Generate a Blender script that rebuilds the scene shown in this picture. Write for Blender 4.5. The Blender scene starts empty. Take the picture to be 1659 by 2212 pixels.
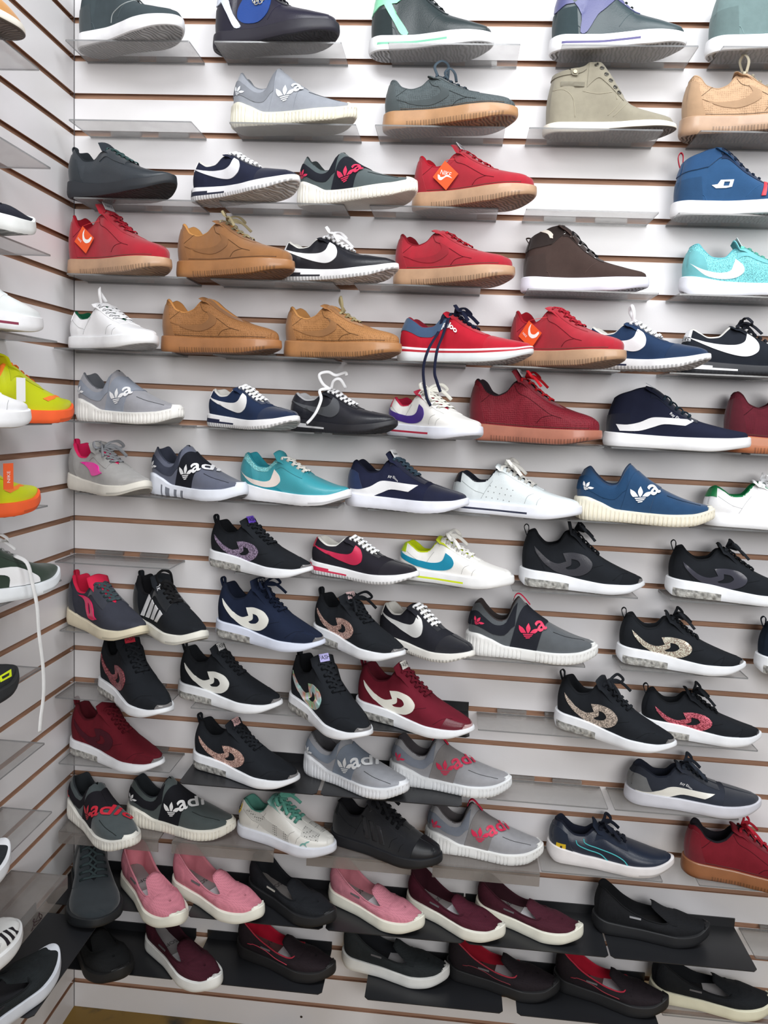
import bpy, math, random
import numpy as np
from mathutils import Vector, Matrix
from mathutils.geometry import delaunay_2d_cdt
random.seed(7)
PI = math.pi
SC = bpy.context.scene
COL = SC.collection

# ------------------------------------------------------------------ camera
cd = bpy.data.cameras.new('camera'); cam = bpy.data.objects.new('camera', cd); COL.objects.link(cam)
CAM = Vector((0.8542, -1.7981, 1.4839)); PITCH, YAW, ROLL, FPX = -0.12106, -0.08102, 0.04578, 1779.8
fw = Vector((math.sin(YAW)*math.cos(PITCH), math.cos(YAW)*math.cos(PITCH), math.sin(PITCH)))
rt = Vector((math.cos(YAW), -math.sin(YAW), 0)); up = rt.cross(fw)
r2 = rt*math.cos(ROLL)+up*math.sin(ROLL); u2 = -rt*math.sin(ROLL)+up*math.cos(ROLL)
M = Matrix((r2, u2, -fw)).transposed().to_4x4(); M.translation = CAM
cam.matrix_world = M
cd.sensor_fit = 'VERTICAL'; cd.sensor_height = 24.0; cd.lens = FPX/2212*24.0; cd.clip_start = .02
SC.camera = cam
# ------------------------------------------------------------------ view, world, lights
SC.view_settings.view_transform = 'Standard'; SC.view_settings.look = 'None'
SC.view_settings.gamma = 1.0; SC.view_settings.use_curve_mapping = False
SC.view_settings.exposure = -0.03
w = bpy.data.worlds.new('room_light'); SC.world = w; w.use_nodes = True
w.node_tree.nodes['Background'].inputs[0].default_value = (.86, .92, 1.0, 1)
w.node_tree.nodes['Background'].inputs[1].default_value = .24
def area(name, loc, aim, sx, sy, power, col=(1, 1, 1)):
    l = bpy.data.lights.new(name, 'AREA'); l.shape = 'RECTANGLE'; l.size = sx; l.size_y = sy; l.energy = power; l.color = col
    o = bpy.data.objects.new(name, l); COL.objects.link(o); o.location = loc
    o.rotation_euler = (Vector(aim)-Vector(loc)).to_track_quat('-Z', 'Y').to_euler(); return o
area('ceiling_light', (1.75, -1.0, 2.98), (1.65, -.30, 1.5), 1.5, .6, 28, (.95, .98, 1.0))
area('ceiling_light', (.30, -1.7, 3.0), (.5, -.5, 1.4), 1.4, .6, 33, (.96, .98, 1.0))
fill_ = area('front_fill_light', (2.4, -4.2, 2.5), (1.0, 0, 1.75), 2.8, 1.6, 43, (1.0, .985, .97)); fill_.data.spread = math.radians(110)  # added soft fill lamp, front right behind the camera; no real window there

# ------------------------------------------------------------------ materials
def lin(c):
    return tuple(((x/12.92) if x <= .04045 else ((x+.055)/1.055)**2.4) for x in (v/255 for v in c))
MATS = {}
def mat(col, kind='plain', rough=None):
    """col = sRGB 0-255; kind picks the procedural surface."""
    key = (tuple(col), kind, rough)
    if key in MATS: return MATS[key]
    m = bpy.data.materials.new('%s_%d_%d_%d' % ((kind,)+tuple(int(c) for c in col))); m.use_nodes = True
    nt = m.node_tree; N = nt.nodes; Lk = nt.links; b = N['Principled BSDF']
    c = lin(col); b.inputs['Base Color'].default_value = (*c, 1)
    R = {'plain': .55, 'cloth': .9, 'mesh': .85, 'suede': .95, 'leather': .38, 'rubber': .5, 'gum': .42, 'perf': .5, 'snake': .6, 'glitter': .3,
         'gloss': .18, 'air': .12, 'metal': .25, 'iri': .12, 'foam': .6, 'tread': .6, 'print': .5, 'fade': .8, 'spark': .7}.get(kind, .6)
    b.inputs['Roughness'].default_value = rough if rough is not None else R
    if kind in ('cloth', 'mesh', 'suede', 'fade', 'spark', 'snake'): b.inputs['Specular IOR Level'].default_value = .22
    tc = N.new('ShaderNodeTexCoord')
    def bump(h, strength, dist=.001):
        bp = N.new('ShaderNodeBump'); bp.inputs['Strength'].default_value = strength; bp.inputs['Distance'].default_value = dist
        Lk.new(h, bp.inputs['Height']); Lk.new(bp.outputs[0], b.inputs['Normal'])
    def noise(scale, det=2):
        n = N.new('ShaderNodeTexNoise'); n.inputs['Scale'].default_value = scale; n.inputs['Detail'].default_value = det
        Lk.new(tc.outputs['Object'], n.inputs['Vector']); return n
    def vor(scale, rnd=1.0, feat='F1'):
        n = N.new('ShaderNodeTexVoronoi'); n.inputs['Scale'].default_value = scale; n.inputs['Randomness'].default_value = rnd; n.feature = feat
        Lk.new(tc.outputs['Object'], n.inputs['Vector']); return n
    def vary(fac, lo, hi, a, z):
        r = N.new('ShaderNodeMapRange'); r.inputs[1].default_value = a; r.inputs[2].default_value = z
        Lk.new(fac, r.inputs[0]); mx = N.new('ShaderNodeMix'); mx.data_type = 'RGBA'
        mx.inputs['A'].default_value = (*[x*lo for x in c], 1); mx.inputs['B'].default_value = (*[min(1, x*hi) for x in c], 1)
        Lk.new(r.outputs[0], mx.inputs['Factor']); Lk.new(mx.outputs['Result'], b.inputs['Base Color'])
    if kind in ('cloth', 'fade'):
        n = noise(1500); bump(n.outputs[0], .5, .0006); vary(noise(50, 4).outputs[0], .93, 1.06, .3, .7)
    elif kind == 'spark':
        n = noise(700, 3); bump(n.outputs[0], .5, .0006); vary(n.outputs[0], .55, 1.6, .42, .62)
    elif kind == 'mesh':
        v = vor(300, .15); bump(v.outputs['Distance'], .45, .0010); vary(v.outputs['Distance'], .86, 1.14, .15, .6)
    elif kind == 'suede':
        n = noise(900, 4); bump(n.outputs[0], .35, .0006); vary(noise(70, 4).outputs[0], .94, 1.06, .3, .7)
        b.inputs['Sheen Weight'].default_value = .25
    elif kind == 'leather':
        v = vor(420); bump(v.outputs['Distance'], .18, .0006)
    elif kind == 'snake':
        v = vor(260, .25); bump(v.outputs['Distance'], .9, .0013); vary(v.outputs['Distance'], .78, 1.12, .1, .5)
    elif kind == 'perf':
        v = vor(200, 0.0); r = N.new('ShaderNodeMath'); r.operation = 'GREATER_THAN'; r.inputs[1].default_value = .28
        Lk.new(v.outputs['Distance'], r.inputs[0]); vary(r.outputs[0], .22, 1, 0, 1); bump(r.outputs[0], .5, .0008)
    elif kind in ('rubber', 'foam'):
        n = noise(260, 3); bump(n.outputs[0], .12, .0008); vary(noise(24, 5).outputs[0], .9, 1.04, .3, .7)
    elif kind == 'gum':
        n = noise(30, 5); vary(n.outputs[0], .85, 1.1, .3, .7); b.inputs['Coat Weight'].default_value = .15
    elif kind == 'tread':
        wv = N.new('ShaderNodeTexWave'); wv.wave_type = 'BANDS'; wv.bands_direction = 'X'; wv.inputs['Scale'].default_value = 42
        wv.inputs['Distortion'].default_value = 5.0; wv.inputs['Detail'].default_value = 0; wv.inputs['Detail Scale'].default_value = 1.1
        Lk.new(tc.outputs['Object'], wv.inputs['Vector']); bump(wv.outputs['Fac'], 1.0, .003); vary(wv.outputs['Fac'], .5, 1.05, .1, .6)
    elif kind == 'glitter':
        v = vor(620); mx = N.new('ShaderNodeMix'); mx.data_type = 'RGBA'; sp = N.new('ShaderNodeSeparateColor'); Lk.new(v.outputs['Color'], sp.inputs[0])
        r = N.new('ShaderNodeMapRange'); r.inputs[1].default_value = .25; r.inputs[2].default_value = .95; r.inputs[3].default_value = 0; Lk.new(sp.outputs[0], r.inputs[0])
        mx.inputs['A'].default_value = (*[x*.45 for x in c], 1); mx.inputs['B'].default_value = (*[min(1, x*1.5+.1) for x in c], 1)
        Lk.new(r.outputs[0], mx.inputs['Factor']); Lk.new(mx.outputs['Result'], b.inputs['Base Color'])
        b.inputs['Metallic'].default_value = .35
        bump(sp.outputs[1], .9, .002)
    elif kind == 'iri':
        n = noise(38, 1); cr = N.new('ShaderNodeValToRGB'); Lk.new(n.outputs[0], cr.inputs[0])
        e = cr.color_ramp.elements; e[0].position = .3; e[0].color = (.55, .9, .85, 1); e[1].position = .7; e[1].color = (.75, .6, .95, 1)
        for p, cc in ((.42, (.9, .9, .9, 1)), (.5, (.95, .45, .35, 1)), (.58, (.5, .9, .45, 1))):
            q = e.new(p); q.color = cc
        Lk.new(cr.outputs[0], b.inputs['Base Color']); b.inputs['Metallic'].default_value = .4
    elif kind == 'metal':
        b.inputs['Metallic'].default_value = .9
    elif kind == 'air':
        b.inputs['Transmission Weight'].default_value = .35; b.inputs['IOR'].default_value = 1.4
        n = noise(90, 2); vary(n.outputs[0], .45, 1.35, .35, .65); bump(n.outputs[0], .6, .003)
    MATS[key] = m
    return m

def make_obj(name, V, F, mats, parent=None, fm=None, smooth=True, sharp=None):
    me = bpy.data.meshes.new(name); me.from_pydata([tuple(map(float, v)) for v in V], [], [tuple(map(int, f)) for f in F])
    for m in (mats if isinstance(mats, (list, tuple)) else [mats]): me.materials.append(m)
    if fm is not None: me.polygons.foreach_set('material_index', np.array(fm, dtype=np.int32))
    if smooth: me.polygons.foreach_set('use_smooth', [True]*len(me.polygons))
    me.update()
    if sharp: me.set_sharp_from_angle(angle=math.radians(sharp))
    o = bpy.data.objects.new(name, me); COL.objects.link(o)
    if parent: o.parent = parent
    return o
def boxes(name, bl, m, parent=None, bev=0):
    V = []; F = []
    for (x0, x1, y0, y1, z0, z1) in bl:
        n = len(V); V += [(x0,y0,z0),(x1,y0,z0),(x1,y1,z0),(x0,y1,z0),(x0,y0,z1),(x1,y0,z1),(x1,y1,z1),(x0,y1,z1)]
        F += [(n,n+3,n+2,n+1),(n+4,n+5,n+6,n+7),(n,n+1,n+5,n+4),(n+1,n+2,n+6,n+5),(n+2,n+3,n+7,n+6),(n+3,n,n+4,n+7)]
    o = make_obj(name, V, F, m, parent, smooth=False)
    if bev:
        md = o.modifiers.new('bevel', 'BEVEL'); md.width = bev; md.segments = 2; md.limit_method = 'ANGLE'
    return o

# ------------------------------------------------------------------ setting: slatwall and floor
GZ = lambda k: 2.2788-.0762*k          # height of groove k
def laminate():
    m = bpy.data.materials.new('white_laminate'); m.use_nodes = True; nt = m.node_tree; b = nt.nodes['Principled BSDF']
    tc = nt.nodes.new('ShaderNodeTexCoord'); n = nt.nodes.new('ShaderNodeTexNoise'); n.inputs['Scale'].default_value = 3.2; n.inputs['Detail'].default_value = 6
    nt.links.new(tc.outputs['Object'], n.inputs['Vector']); r = nt.nodes.new('ShaderNodeValToRGB'); nt.links.new(n.outputs[0], r.inputs[0])
    r.color_ramp.elements[0].position = .3; r.color_ramp.elements[0].color = (*lin((222, 220, 220)), 1)
    r.color_ramp.elements[1].position = .7; r.color_ramp.elements[1].color = (*lin((232, 230, 233)), 1)
    nt.links.new(r.outputs[0], b.inputs['Base Color']); b.inputs['Roughness'].default_value = .36
    n2 = nt.nodes.new('ShaderNodeTexNoise'); n2.inputs['Scale'].default_value = 240; nt.links.new(tc.outputs['Object'], n2.inputs['Vector'])
    bp = nt.nodes.new('ShaderNodeBump'); bp.inputs['Strength'].default_value = .08; bp.inputs['Distance'].default_value = .001
    nt.links.new(n2.outputs[0], bp.inputs['Height']); nt.links.new(bp.outputs[0], b.inputs['Normal']); return m
def fibre():
    m = bpy.data.materials.new('brown_fibreboard'); m.use_nodes = True; nt = m.node_tree; b = nt.nodes['Principled BSDF']
    tc = nt.nodes.new('ShaderNodeTexCoord'); mp = nt.nodes.new('ShaderNodeMapping'); mp.inputs['Scale'].default_value = (6, 6, 300)
    nt.links.new(tc.outputs['Object'], mp.inputs[0]); n = nt.nodes.new('ShaderNodeTexNoise'); n.inputs['Scale'].default_value = 3; n.inputs['Detail'].default_value = 5
    nt.links.new(mp.outputs[0], n.inputs['Vector']); r = nt.nodes.new('ShaderNodeValToRGB'); nt.links.new(n.outputs[0], r.inputs[0])
    r.color_ramp.elements[0].position = .3; r.color_ramp.elements[0].color = (*lin((150, 114, 92)), 1)
    r.color_ramp.elements[1].position = .7; r.color_ramp.elements[1].color = (*lin((190, 150, 124)), 1)
    nt.links.new(r.outputs[0], b.inputs['Base Color']); b.inputs['Roughness'].default_value = .8; return m
LAM, FIB = laminate(), fibre()
def slatwall(name, a0, a1, axis):
    prof = [(0, 3.0)]; mi = []
    for k in range(-9, 31):
        z = GZ(k)
        if z > 2.97: continue
        if z < .03: break
        prof += [(0, z+.0058), (.0022, z+.0055), (.0022, z+.009), (.0090, z+.009), (.0090, z-.0085), (.0022, z-.0085), (.0022, z-.0055), (0, z-.0058)]
        mi += [0, 1, 1, 1, 1, 1, 1, 1]
    prof += [(0, 0.0)]; mi += [0]
    prof += [(.019, 0.0), (.019, 3.0), (0, 3.0)]; mi += [0, 1, 0]
    V = []; F = []
    for a in (a0, a1):
        for d, z in prof: V.append((a, d, z) if axis == 'x' else (-d, a, z))
    n = len(prof)
    for i in range(n-1): F.append((i, i+1, n+i+1, n+i) if axis == 'x' else (i, n+i, n+i+1, i+1))
    o = make_obj(name, V, F, [LAM, FIB], fm=mi, smooth=False); o['kind'] = 'structure'; return o
slatwall('wall_back', -.019, 2.05, 'x')
slatwall('wall_left', -1.35, 0.0, 'y')
def floor_mat():
    m = bpy.data.materials.new('worn_yellow_floor'); m.use_nodes = True; nt = m.node_tree; b = nt.nodes['Principled BSDF']
    tc = nt.nodes.new('ShaderNodeTexCoord'); n = nt.nodes.new('ShaderNodeTexNoise'); n.inputs['Scale'].default_value = 9; n.inputs['Detail'].default_value = 7
    nt.links.new(tc.outputs['Object'], n.inputs['Vector']); r = nt.nodes.new('ShaderNodeValToRGB'); nt.links.new(n.outputs[0], r.inputs[0])
    e = r.color_ramp.elements; e[0].position = .36; e[0].color = (*lin((50, 45, 28)), 1); e[1].position = .52; e[1].color = (*lin((140, 108, 36)), 1)
    nt.links.new(r.outputs[0], b.inputs['Base Color']); b.inputs['Roughness'].default_value = .45; return m
fl = make_obj('floor', [(-.02, -6, 0), (4, -6, 0), (4, .02, 0), (-.02, .02, 0)], [(0, 1, 2, 3)], floor_mat(), smooth=False); fl['kind'] = 'structure'
# dark gap where the two panels meet
cj = boxes('trim_1', [(-.0004, .0011, -.0012, .0004, 0, 2.99)], mat((70, 66, 68), 'plain')); cj['kind'] = 'structure'
nh = make_obj('trim_2', [(0.565+.0032*math.cos(i*PI/4), -.0006, .035+.0032*math.sin(i*PI/4)) for i in range(8)], [tuple(range(8))], mat((50, 40, 34)), smooth=False); nh['kind'] = 'structure'

# ------------------------------------------------------------------ shelves
def acrylic(name, tint, dens):
    m = bpy.data.materials.new(name); m.use_nodes = True; nt = m.node_tree; N = nt.nodes; L = nt.links
    for n in list(N):
        if n.type != 'OUTPUT_MATERIAL': N.remove(n)
    out = [n for n in N if n.type == 'OUTPUT_MATERIAL'][0]
    tr = N.new('ShaderNodeBsdfTransparent'); tr.inputs[0].default_value = (*tint, 1)
    df = N.new('ShaderNodeBsdfPrincipled'); df.inputs['Base Color'].default_value = (*[x*.42 for x in tint], 1); df.inputs['Roughness'].default_value = .3
    tcn = N.new('ShaderNodeTexCoord'); no = N.new('ShaderNodeTexNoise'); no.inputs['Scale'].default_value = 22; no.inputs['Detail'].default_value = 6
    L.new(tcn.outputs['Object'], no.inputs['Vector']); r = N.new('ShaderNodeMapRange'); r.inputs[1].default_value = .3; r.inputs[2].default_value = .7
    r.inputs[3].default_value = dens*.75; r.inputs[4].default_value = dens*1.25; L.new(no.outputs[0], r.inputs[0])
    mx = N.new('ShaderNodeMixShader'); L.new(r.outputs[0], mx.inputs[0]); L.new(tr.outputs[0], mx.inputs[1]); L.new(df.outputs[0], mx.inputs[2])
    gl = N.new('ShaderNodeBsdfGlossy'); gl.inputs['Roughness'].default_value = .08
    fr = N.new('ShaderNodeLayerWeight'); fr.inputs['Blend'].default_value = .5
    pw = N.new('ShaderNodeMath'); pw.operation = 'POWER'; pw.inputs[1].default_value = 5.0; L.new(fr.outputs['Facing'], pw.inputs[0])
    sc = N.new('ShaderNodeMath'); sc.operation = 'MULTIPLY_ADD'; sc.inputs[1].default_value = .5; sc.inputs[2].default_value = .03; L.new(pw.outputs[0], sc.inputs[0])
    m2 = N.new('ShaderNodeMixShader'); L.new(sc.outputs[0], m2.inputs[0]); L.new(mx.outputs[0], m2.inputs[1]); L.new(gl.outputs[0], m2.inputs[2])
    L.new(m2.outputs[0], out.inputs[0]); return m
CLEAR = acrylic('clear_acrylic', (.93, .925, .92), .2)
EDGE = acrylic('clear_acrylic_cut_edge', (.55, .56, .57), .55)
SMOKE = acrylic('smoked_acrylic', (.78, .74, .71), .34)
SEDGE = acrylic('smoked_acrylic_cut_edge', (.45, .42, .40), .6)
BLACKM = mat((34, 35, 38), 'plain', .36)
def shelf(kind, k, a, label, axis='x'):
    """kind clear / smoked / black; a = start along the wall; the plate reaches out from the wall."""
    W, D = (.30, .152) if kind == 'black' else (.229, .118) if kind == 'smoked' else (.255, .105)
    if kind == 'smoked' and axis == 'y': W = .255
    root = bpy.data.objects.new({'clear': 'acrylic_shelf', 'smoked': 'smoked_shelf', 'black': 'metal_shelf'}[kind], None); COL.objects.link(root)
    zt = GZ(k)-.006; root.location = (a, 0, zt) if axis == 'x' else (0, a, zt)
    if axis == 'y': root.rotation_euler = (0, 0, PI/2)
    cm = {'clear': [CLEAR, EDGE], 'smoked': [SMOKE, SEDGE], 'black': [BLACKM, BLACKM]}[kind]
    t = .003 if kind != 'black' else .002
    # plate: top/bottom faces clear, cut edges darker
    c = .008 if kind == 'black' else .0015
    out = [(0, -.001), (0, -D+c), (c, -D), (W-c, -D), (W, -D+c), (W, -.001)]
    V = [(x, y, -t) for x, y in out]+[(x, y, 0) for x, y in out]; n = len(out)
    F = [tuple(range(n))[::-1], tuple(range(n, 2*n))]+[(i, (i+1) % n, n+(i+1) % n, n+i) for i in range(n)]
    F[0] = tuple(range(n)); F[1] = tuple(range(2*n-1, n-1, -1)); F = [f[::-1] for f in F]
    make_obj('plate', V, F, cm, root, fm=[0, 0]+[1]*n, smooth=False)
    hb = .003
    if kind == 'clear':
        boxes('back_rail', [(0, W, -.0035, -.0005, -.0052, -.0006-t+.0002)], cm[0], root)
        for x0 in (.045, .150):
            boxes('hook', [(x0, x0+.065, -.003, -.0005, .0, .0105), (x0, x0+.065, -.0005, .007, .0025, .005), (x0, x0+.065, .006, .0085, .005, .014)], cm[0], root)
    elif kind == 'smoked':
        boxes('front_lip', [(0, W, -D-.003, -D, -.028, 0)], cm[0], root)
        boxes('hook', [(.02, W-.02, -.0035, -.0005, 0, .0105), (.02, W-.02, -.0005, .007, .0025, .005), (.02, W-.02, .006, .0085, .005, .014)], cm[0], root)
    else:
        boxes('back_plate', [(.0, W, -.003, -.0005, .0, .021)], cm[0], root)
        boxes('hook', [(0.01, W-.01, -.0005, .007, .0025, .005), (.01, W-.01, .006, .0085, .005, .014)], cm[0], root)
    root['label'] = label; root['category'] = 'shelf'
    root['group'] = {'clear': 'clear acrylic shelves in the slatwall grooves', 'smoked': 'smoked acrylic shelves with a hanging front lip', 'black': 'black metal shelves near the floor'}[kind]
    return root
# ------------------------------------------------------------------ shoe builder
def ip(pts, x):
    """smooth monotone-ish interpolation through pts (x, y)."""
    p = np.array(pts, float); xs, ys = p[:, 0], p[:, 1]
    d = np.diff(ys)/np.diff(xs); m = np.zeros(len(xs)); m[0], m[-1] = d[0], d[-1]
    for i in range(1, len(xs)-1):
        m[i] = 0 if d[i-1]*d[i] <= 0 else 2*d[i-1]*d[i]/(d[i-1]+d[i])
    x = np.clip(np.asarray(x, float), xs[0], xs[-1]); i = np.clip(np.searchsorted(xs, x)-1, 0, len(xs)-2)
    h = xs[i+1]-xs[i]; t = (x-xs[i])/h
    return (2*t**3-3*t**2+1)*ys[i]+(t**3-2*t**2+t)*h*m[i]+(-2*t**3+3*t**2)*ys[i+1]+(t**3-t**2)*h*m[i+1]
WC = [(0, .118), (.15, .122), (.35, .122), (.55, .150), (.70, .172), (.82, .168), (1, .140)]
ST = dict(
 court=dict(H=.109, zt=[(0, .036), (.3, .032), (.6, .030), (1, .032)], zb=[(0, .002), (.06, 0), (.7, 0), (1, .014)], a=.035, b=.955,
   R=[(.035, .86), (.065, .93), (.10, .88), (.16, .68), (.23, .62), (.30, .70), (.36, .92), (.41, 1.0), (.52, .78), (.64, .56), (.80, .38), (.90, .29), (.955, .20)],
   r=[(0, .09), (.2, .095), (.33, .075), (.41, .035), (.55, .03), (.64, .02)], uth=.40, uv=.65, tong=(.355, 1.03), thick=.006, toe=.26),
 cortez=dict(H=.095, zt=[(0, .030), (.3, .024), (.6, .020), (.85, .025), (1, .034)], zb=[(0, .003), (.08, 0), (.6, 0), (.8, .004), (1, .022)], a=.05, b=.93,
   R=[(.05, .76), (.08, .80), (.13, .72), (.20, .62), (.27, .66), (.36, .95), (.40, .97), (.52, .76), (.66, .52), (.80, .36), (.90, .24), (.93, .17)],
   r=[(0, .08), (.2, .085), (.32, .07), (.39, .032), (.5, .028), (.62, .018)], uth=.39, uv=.63, tong=(.35, 1.0), thick=.006, toe=.34, wk=.94),
 tub=dict(H=.116, zt=[(0, .046), (.08, .048), (.18, .040), (.32, .026), (.6, .024), (.85, .028), (1, .040)], zb=[(0, .004), (.06, 0), (.68, 0), (.85, .004), (1, .018)], a=.05, b=.935,
   R=[(.05, .58), (.09, .64), (.14, .54), (.22, .44), (.30, .52), (.365, .92), (.39, 1.0), (.42, .93), (.50, .74), (.64, .50), (.80, .28), (.90, .17), (.935, .12)],
   r=[(0, .085), (.12, .09), (.25, .085), (.36, .05), (.40, .035)], uth=.30, uv=.395, tong=None, thick=.004, toe=.30, ribs=1),
 dmax=dict(H=.115, zt=[(0, .040), (.1, .038), (.3, .034), (.5, .026), (.7, .022), (.88, .022), (1, .028)], zb=[(0, .010), (.06, .001), (.4, 0), (.70, 0), (.85, .004), (1, .018)], a=.045, b=.94,
   R=[(.045, .78), (.09, .82), (.14, .68), (.21, .56), (.29, .62), (.36, .88), (.41, .94), (.52, .72), (.66, .48), (.80, .30), (.90, .19), (.94, .13)],
   r=[(0, .085), (.2, .09), (.33, .07), (.41, .03), (.52, .026), (.64, .016)], uth=.40, uv=.64, tong=(.365, 1.04), thick=.007, toe=.32),
 run=dict(H=.110, zt=[(0, .040), (.12, .036), (.3, .028), (.6, .024), (.85, .027), (1, .040)], zb=[(0, .012), (.08, .001), (.6, 0), (.8, .004), (1, .022)], a=.045, b=.935,
   R=[(.045, .78), (.09, .84), (.14, .70), (.21, .56), (.29, .60), (.36, .84), (.41, .90), (.52, .72), (.66, .50), (.80, .31), (.90, .20), (.935, .14)],
   r=[(0, .085), (.2, .09), (.33, .07), (.41, .034), (.52, .03), (.62, .018)], uth=.40, uv=.63, tong=(.36, 1.03), thick=.007, toe=.32),
 tennis=dict(H=.102, zt=[(0, .027), (.5, .024), (.85, .026), (1, .030)], zb=[(0, .001), (.06, 0), (.7, 0), (1, .012)], a=.05, b=.945,
   R=[(.05, .68), (.09, .74), (.14, .66), (.21, .52), (.28, .55), (.36, .88), (.40, .95), (.52, .74), (.66, .48), (.80, .29), (.90, .20), (.945, .14)],
   r=[(0, .085), (.2, .088), (.32, .07), (.40, .036), (.52, .034), (.66, .022)], uth=.39, uv=.66, tong=(.35, 1.03), thick=.006, toe=.28),
 skate=dict(H=.103, zt=[(0, .032), (.3, .027), (.6, .026), (.9, .030), (1, .036)], zb=[(0, .002), (.06, 0), (.65, 0), (.82, .004), (1, .020)], a=.045, b=.945,
   R=[(.045, .72), (.09, .80), (.15, .70), (.22, .56), (.29, .60), (.36, .88), (.41, .94), (.52, .70), (.64, .47), (.80, .29), (.90, .19), (.945, .13)],
   r=[(0, .085), (.2, .088), (.32, .07), (.40, .034), (.52, .03), (.60, .02)], uth=.40, uv=.61, tong=(.36, 1.04), thick=.006, toe=.30),
 mid=dict(H=.130, zt=[(0, .030), (.5, .026), (.85, .028), (1, .032)], zb=[(0, .001), (.06, 0), (.7, 0), (1, .012)], a=.05, b=.95,
   R=[(.05, .72), (.10, .80), (.16, .86), (.24, .95), (.30, .99), (.36, .92), (.50, .58), (.62, .37), (.80, .22), (.90, .15), (.95, .11)],
   r=[(0, .088), (.18, .09), (.27, .06), (.34, .032), (.5, .03), (.62, .018)], uth=.31, uv=.61, tong=(.27, 1.02), thick=.008, toe=.28),
 boot=dict(H=.162, zt=[(0, .020), (.3, .019), (.6, .016), (1, .020)], zb=[(0, .001), (.3, 0), (.7, .001), (.85, .004), (1, .010)], a=.045, b=.95,
   R=[(.045, .80), (.12, .83), (.22, .87), (.29, .93), (.33, 1.0), (.39, 1.0), (.46, .86), (.54, .62), (.60, .44), (.66, .32), (.78, .21), (.90, .13), (.95, .09)],
   r=[(0, .088), (.18, .09), (.29, .06), (.35, .034), (.5, .032), (.62, .012)], uth=.35, uv=.63, tong=None, thick=.006, toe=.28),
 slip=dict(H=.073, zt=[(0, .036), (.15, .030), (.4, .026), (.7, .026), (.88, .030), (1, .046)], zb=[(0, .010), (.08, .001), (.65, 0), (.82, .004), (1, .018)], a=.03, b=.93,
   R=[(.03, 1.28), (.07, 1.36), (.14, 1.18), (.26, .78), (.40, .50), (.50, .40), (.58, .37), (.64, .44), (.70, .62), (.78, .50), (.88, .30), (.93, .18)],
   r=[(0, .09), (.1, .100), (.3, .110), (.45, .120), (.56, .126), (.62, .124), (.66, .10)], uth=.62, uv=.675, tong=None, thick=.003, toe=.36),
)
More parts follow.
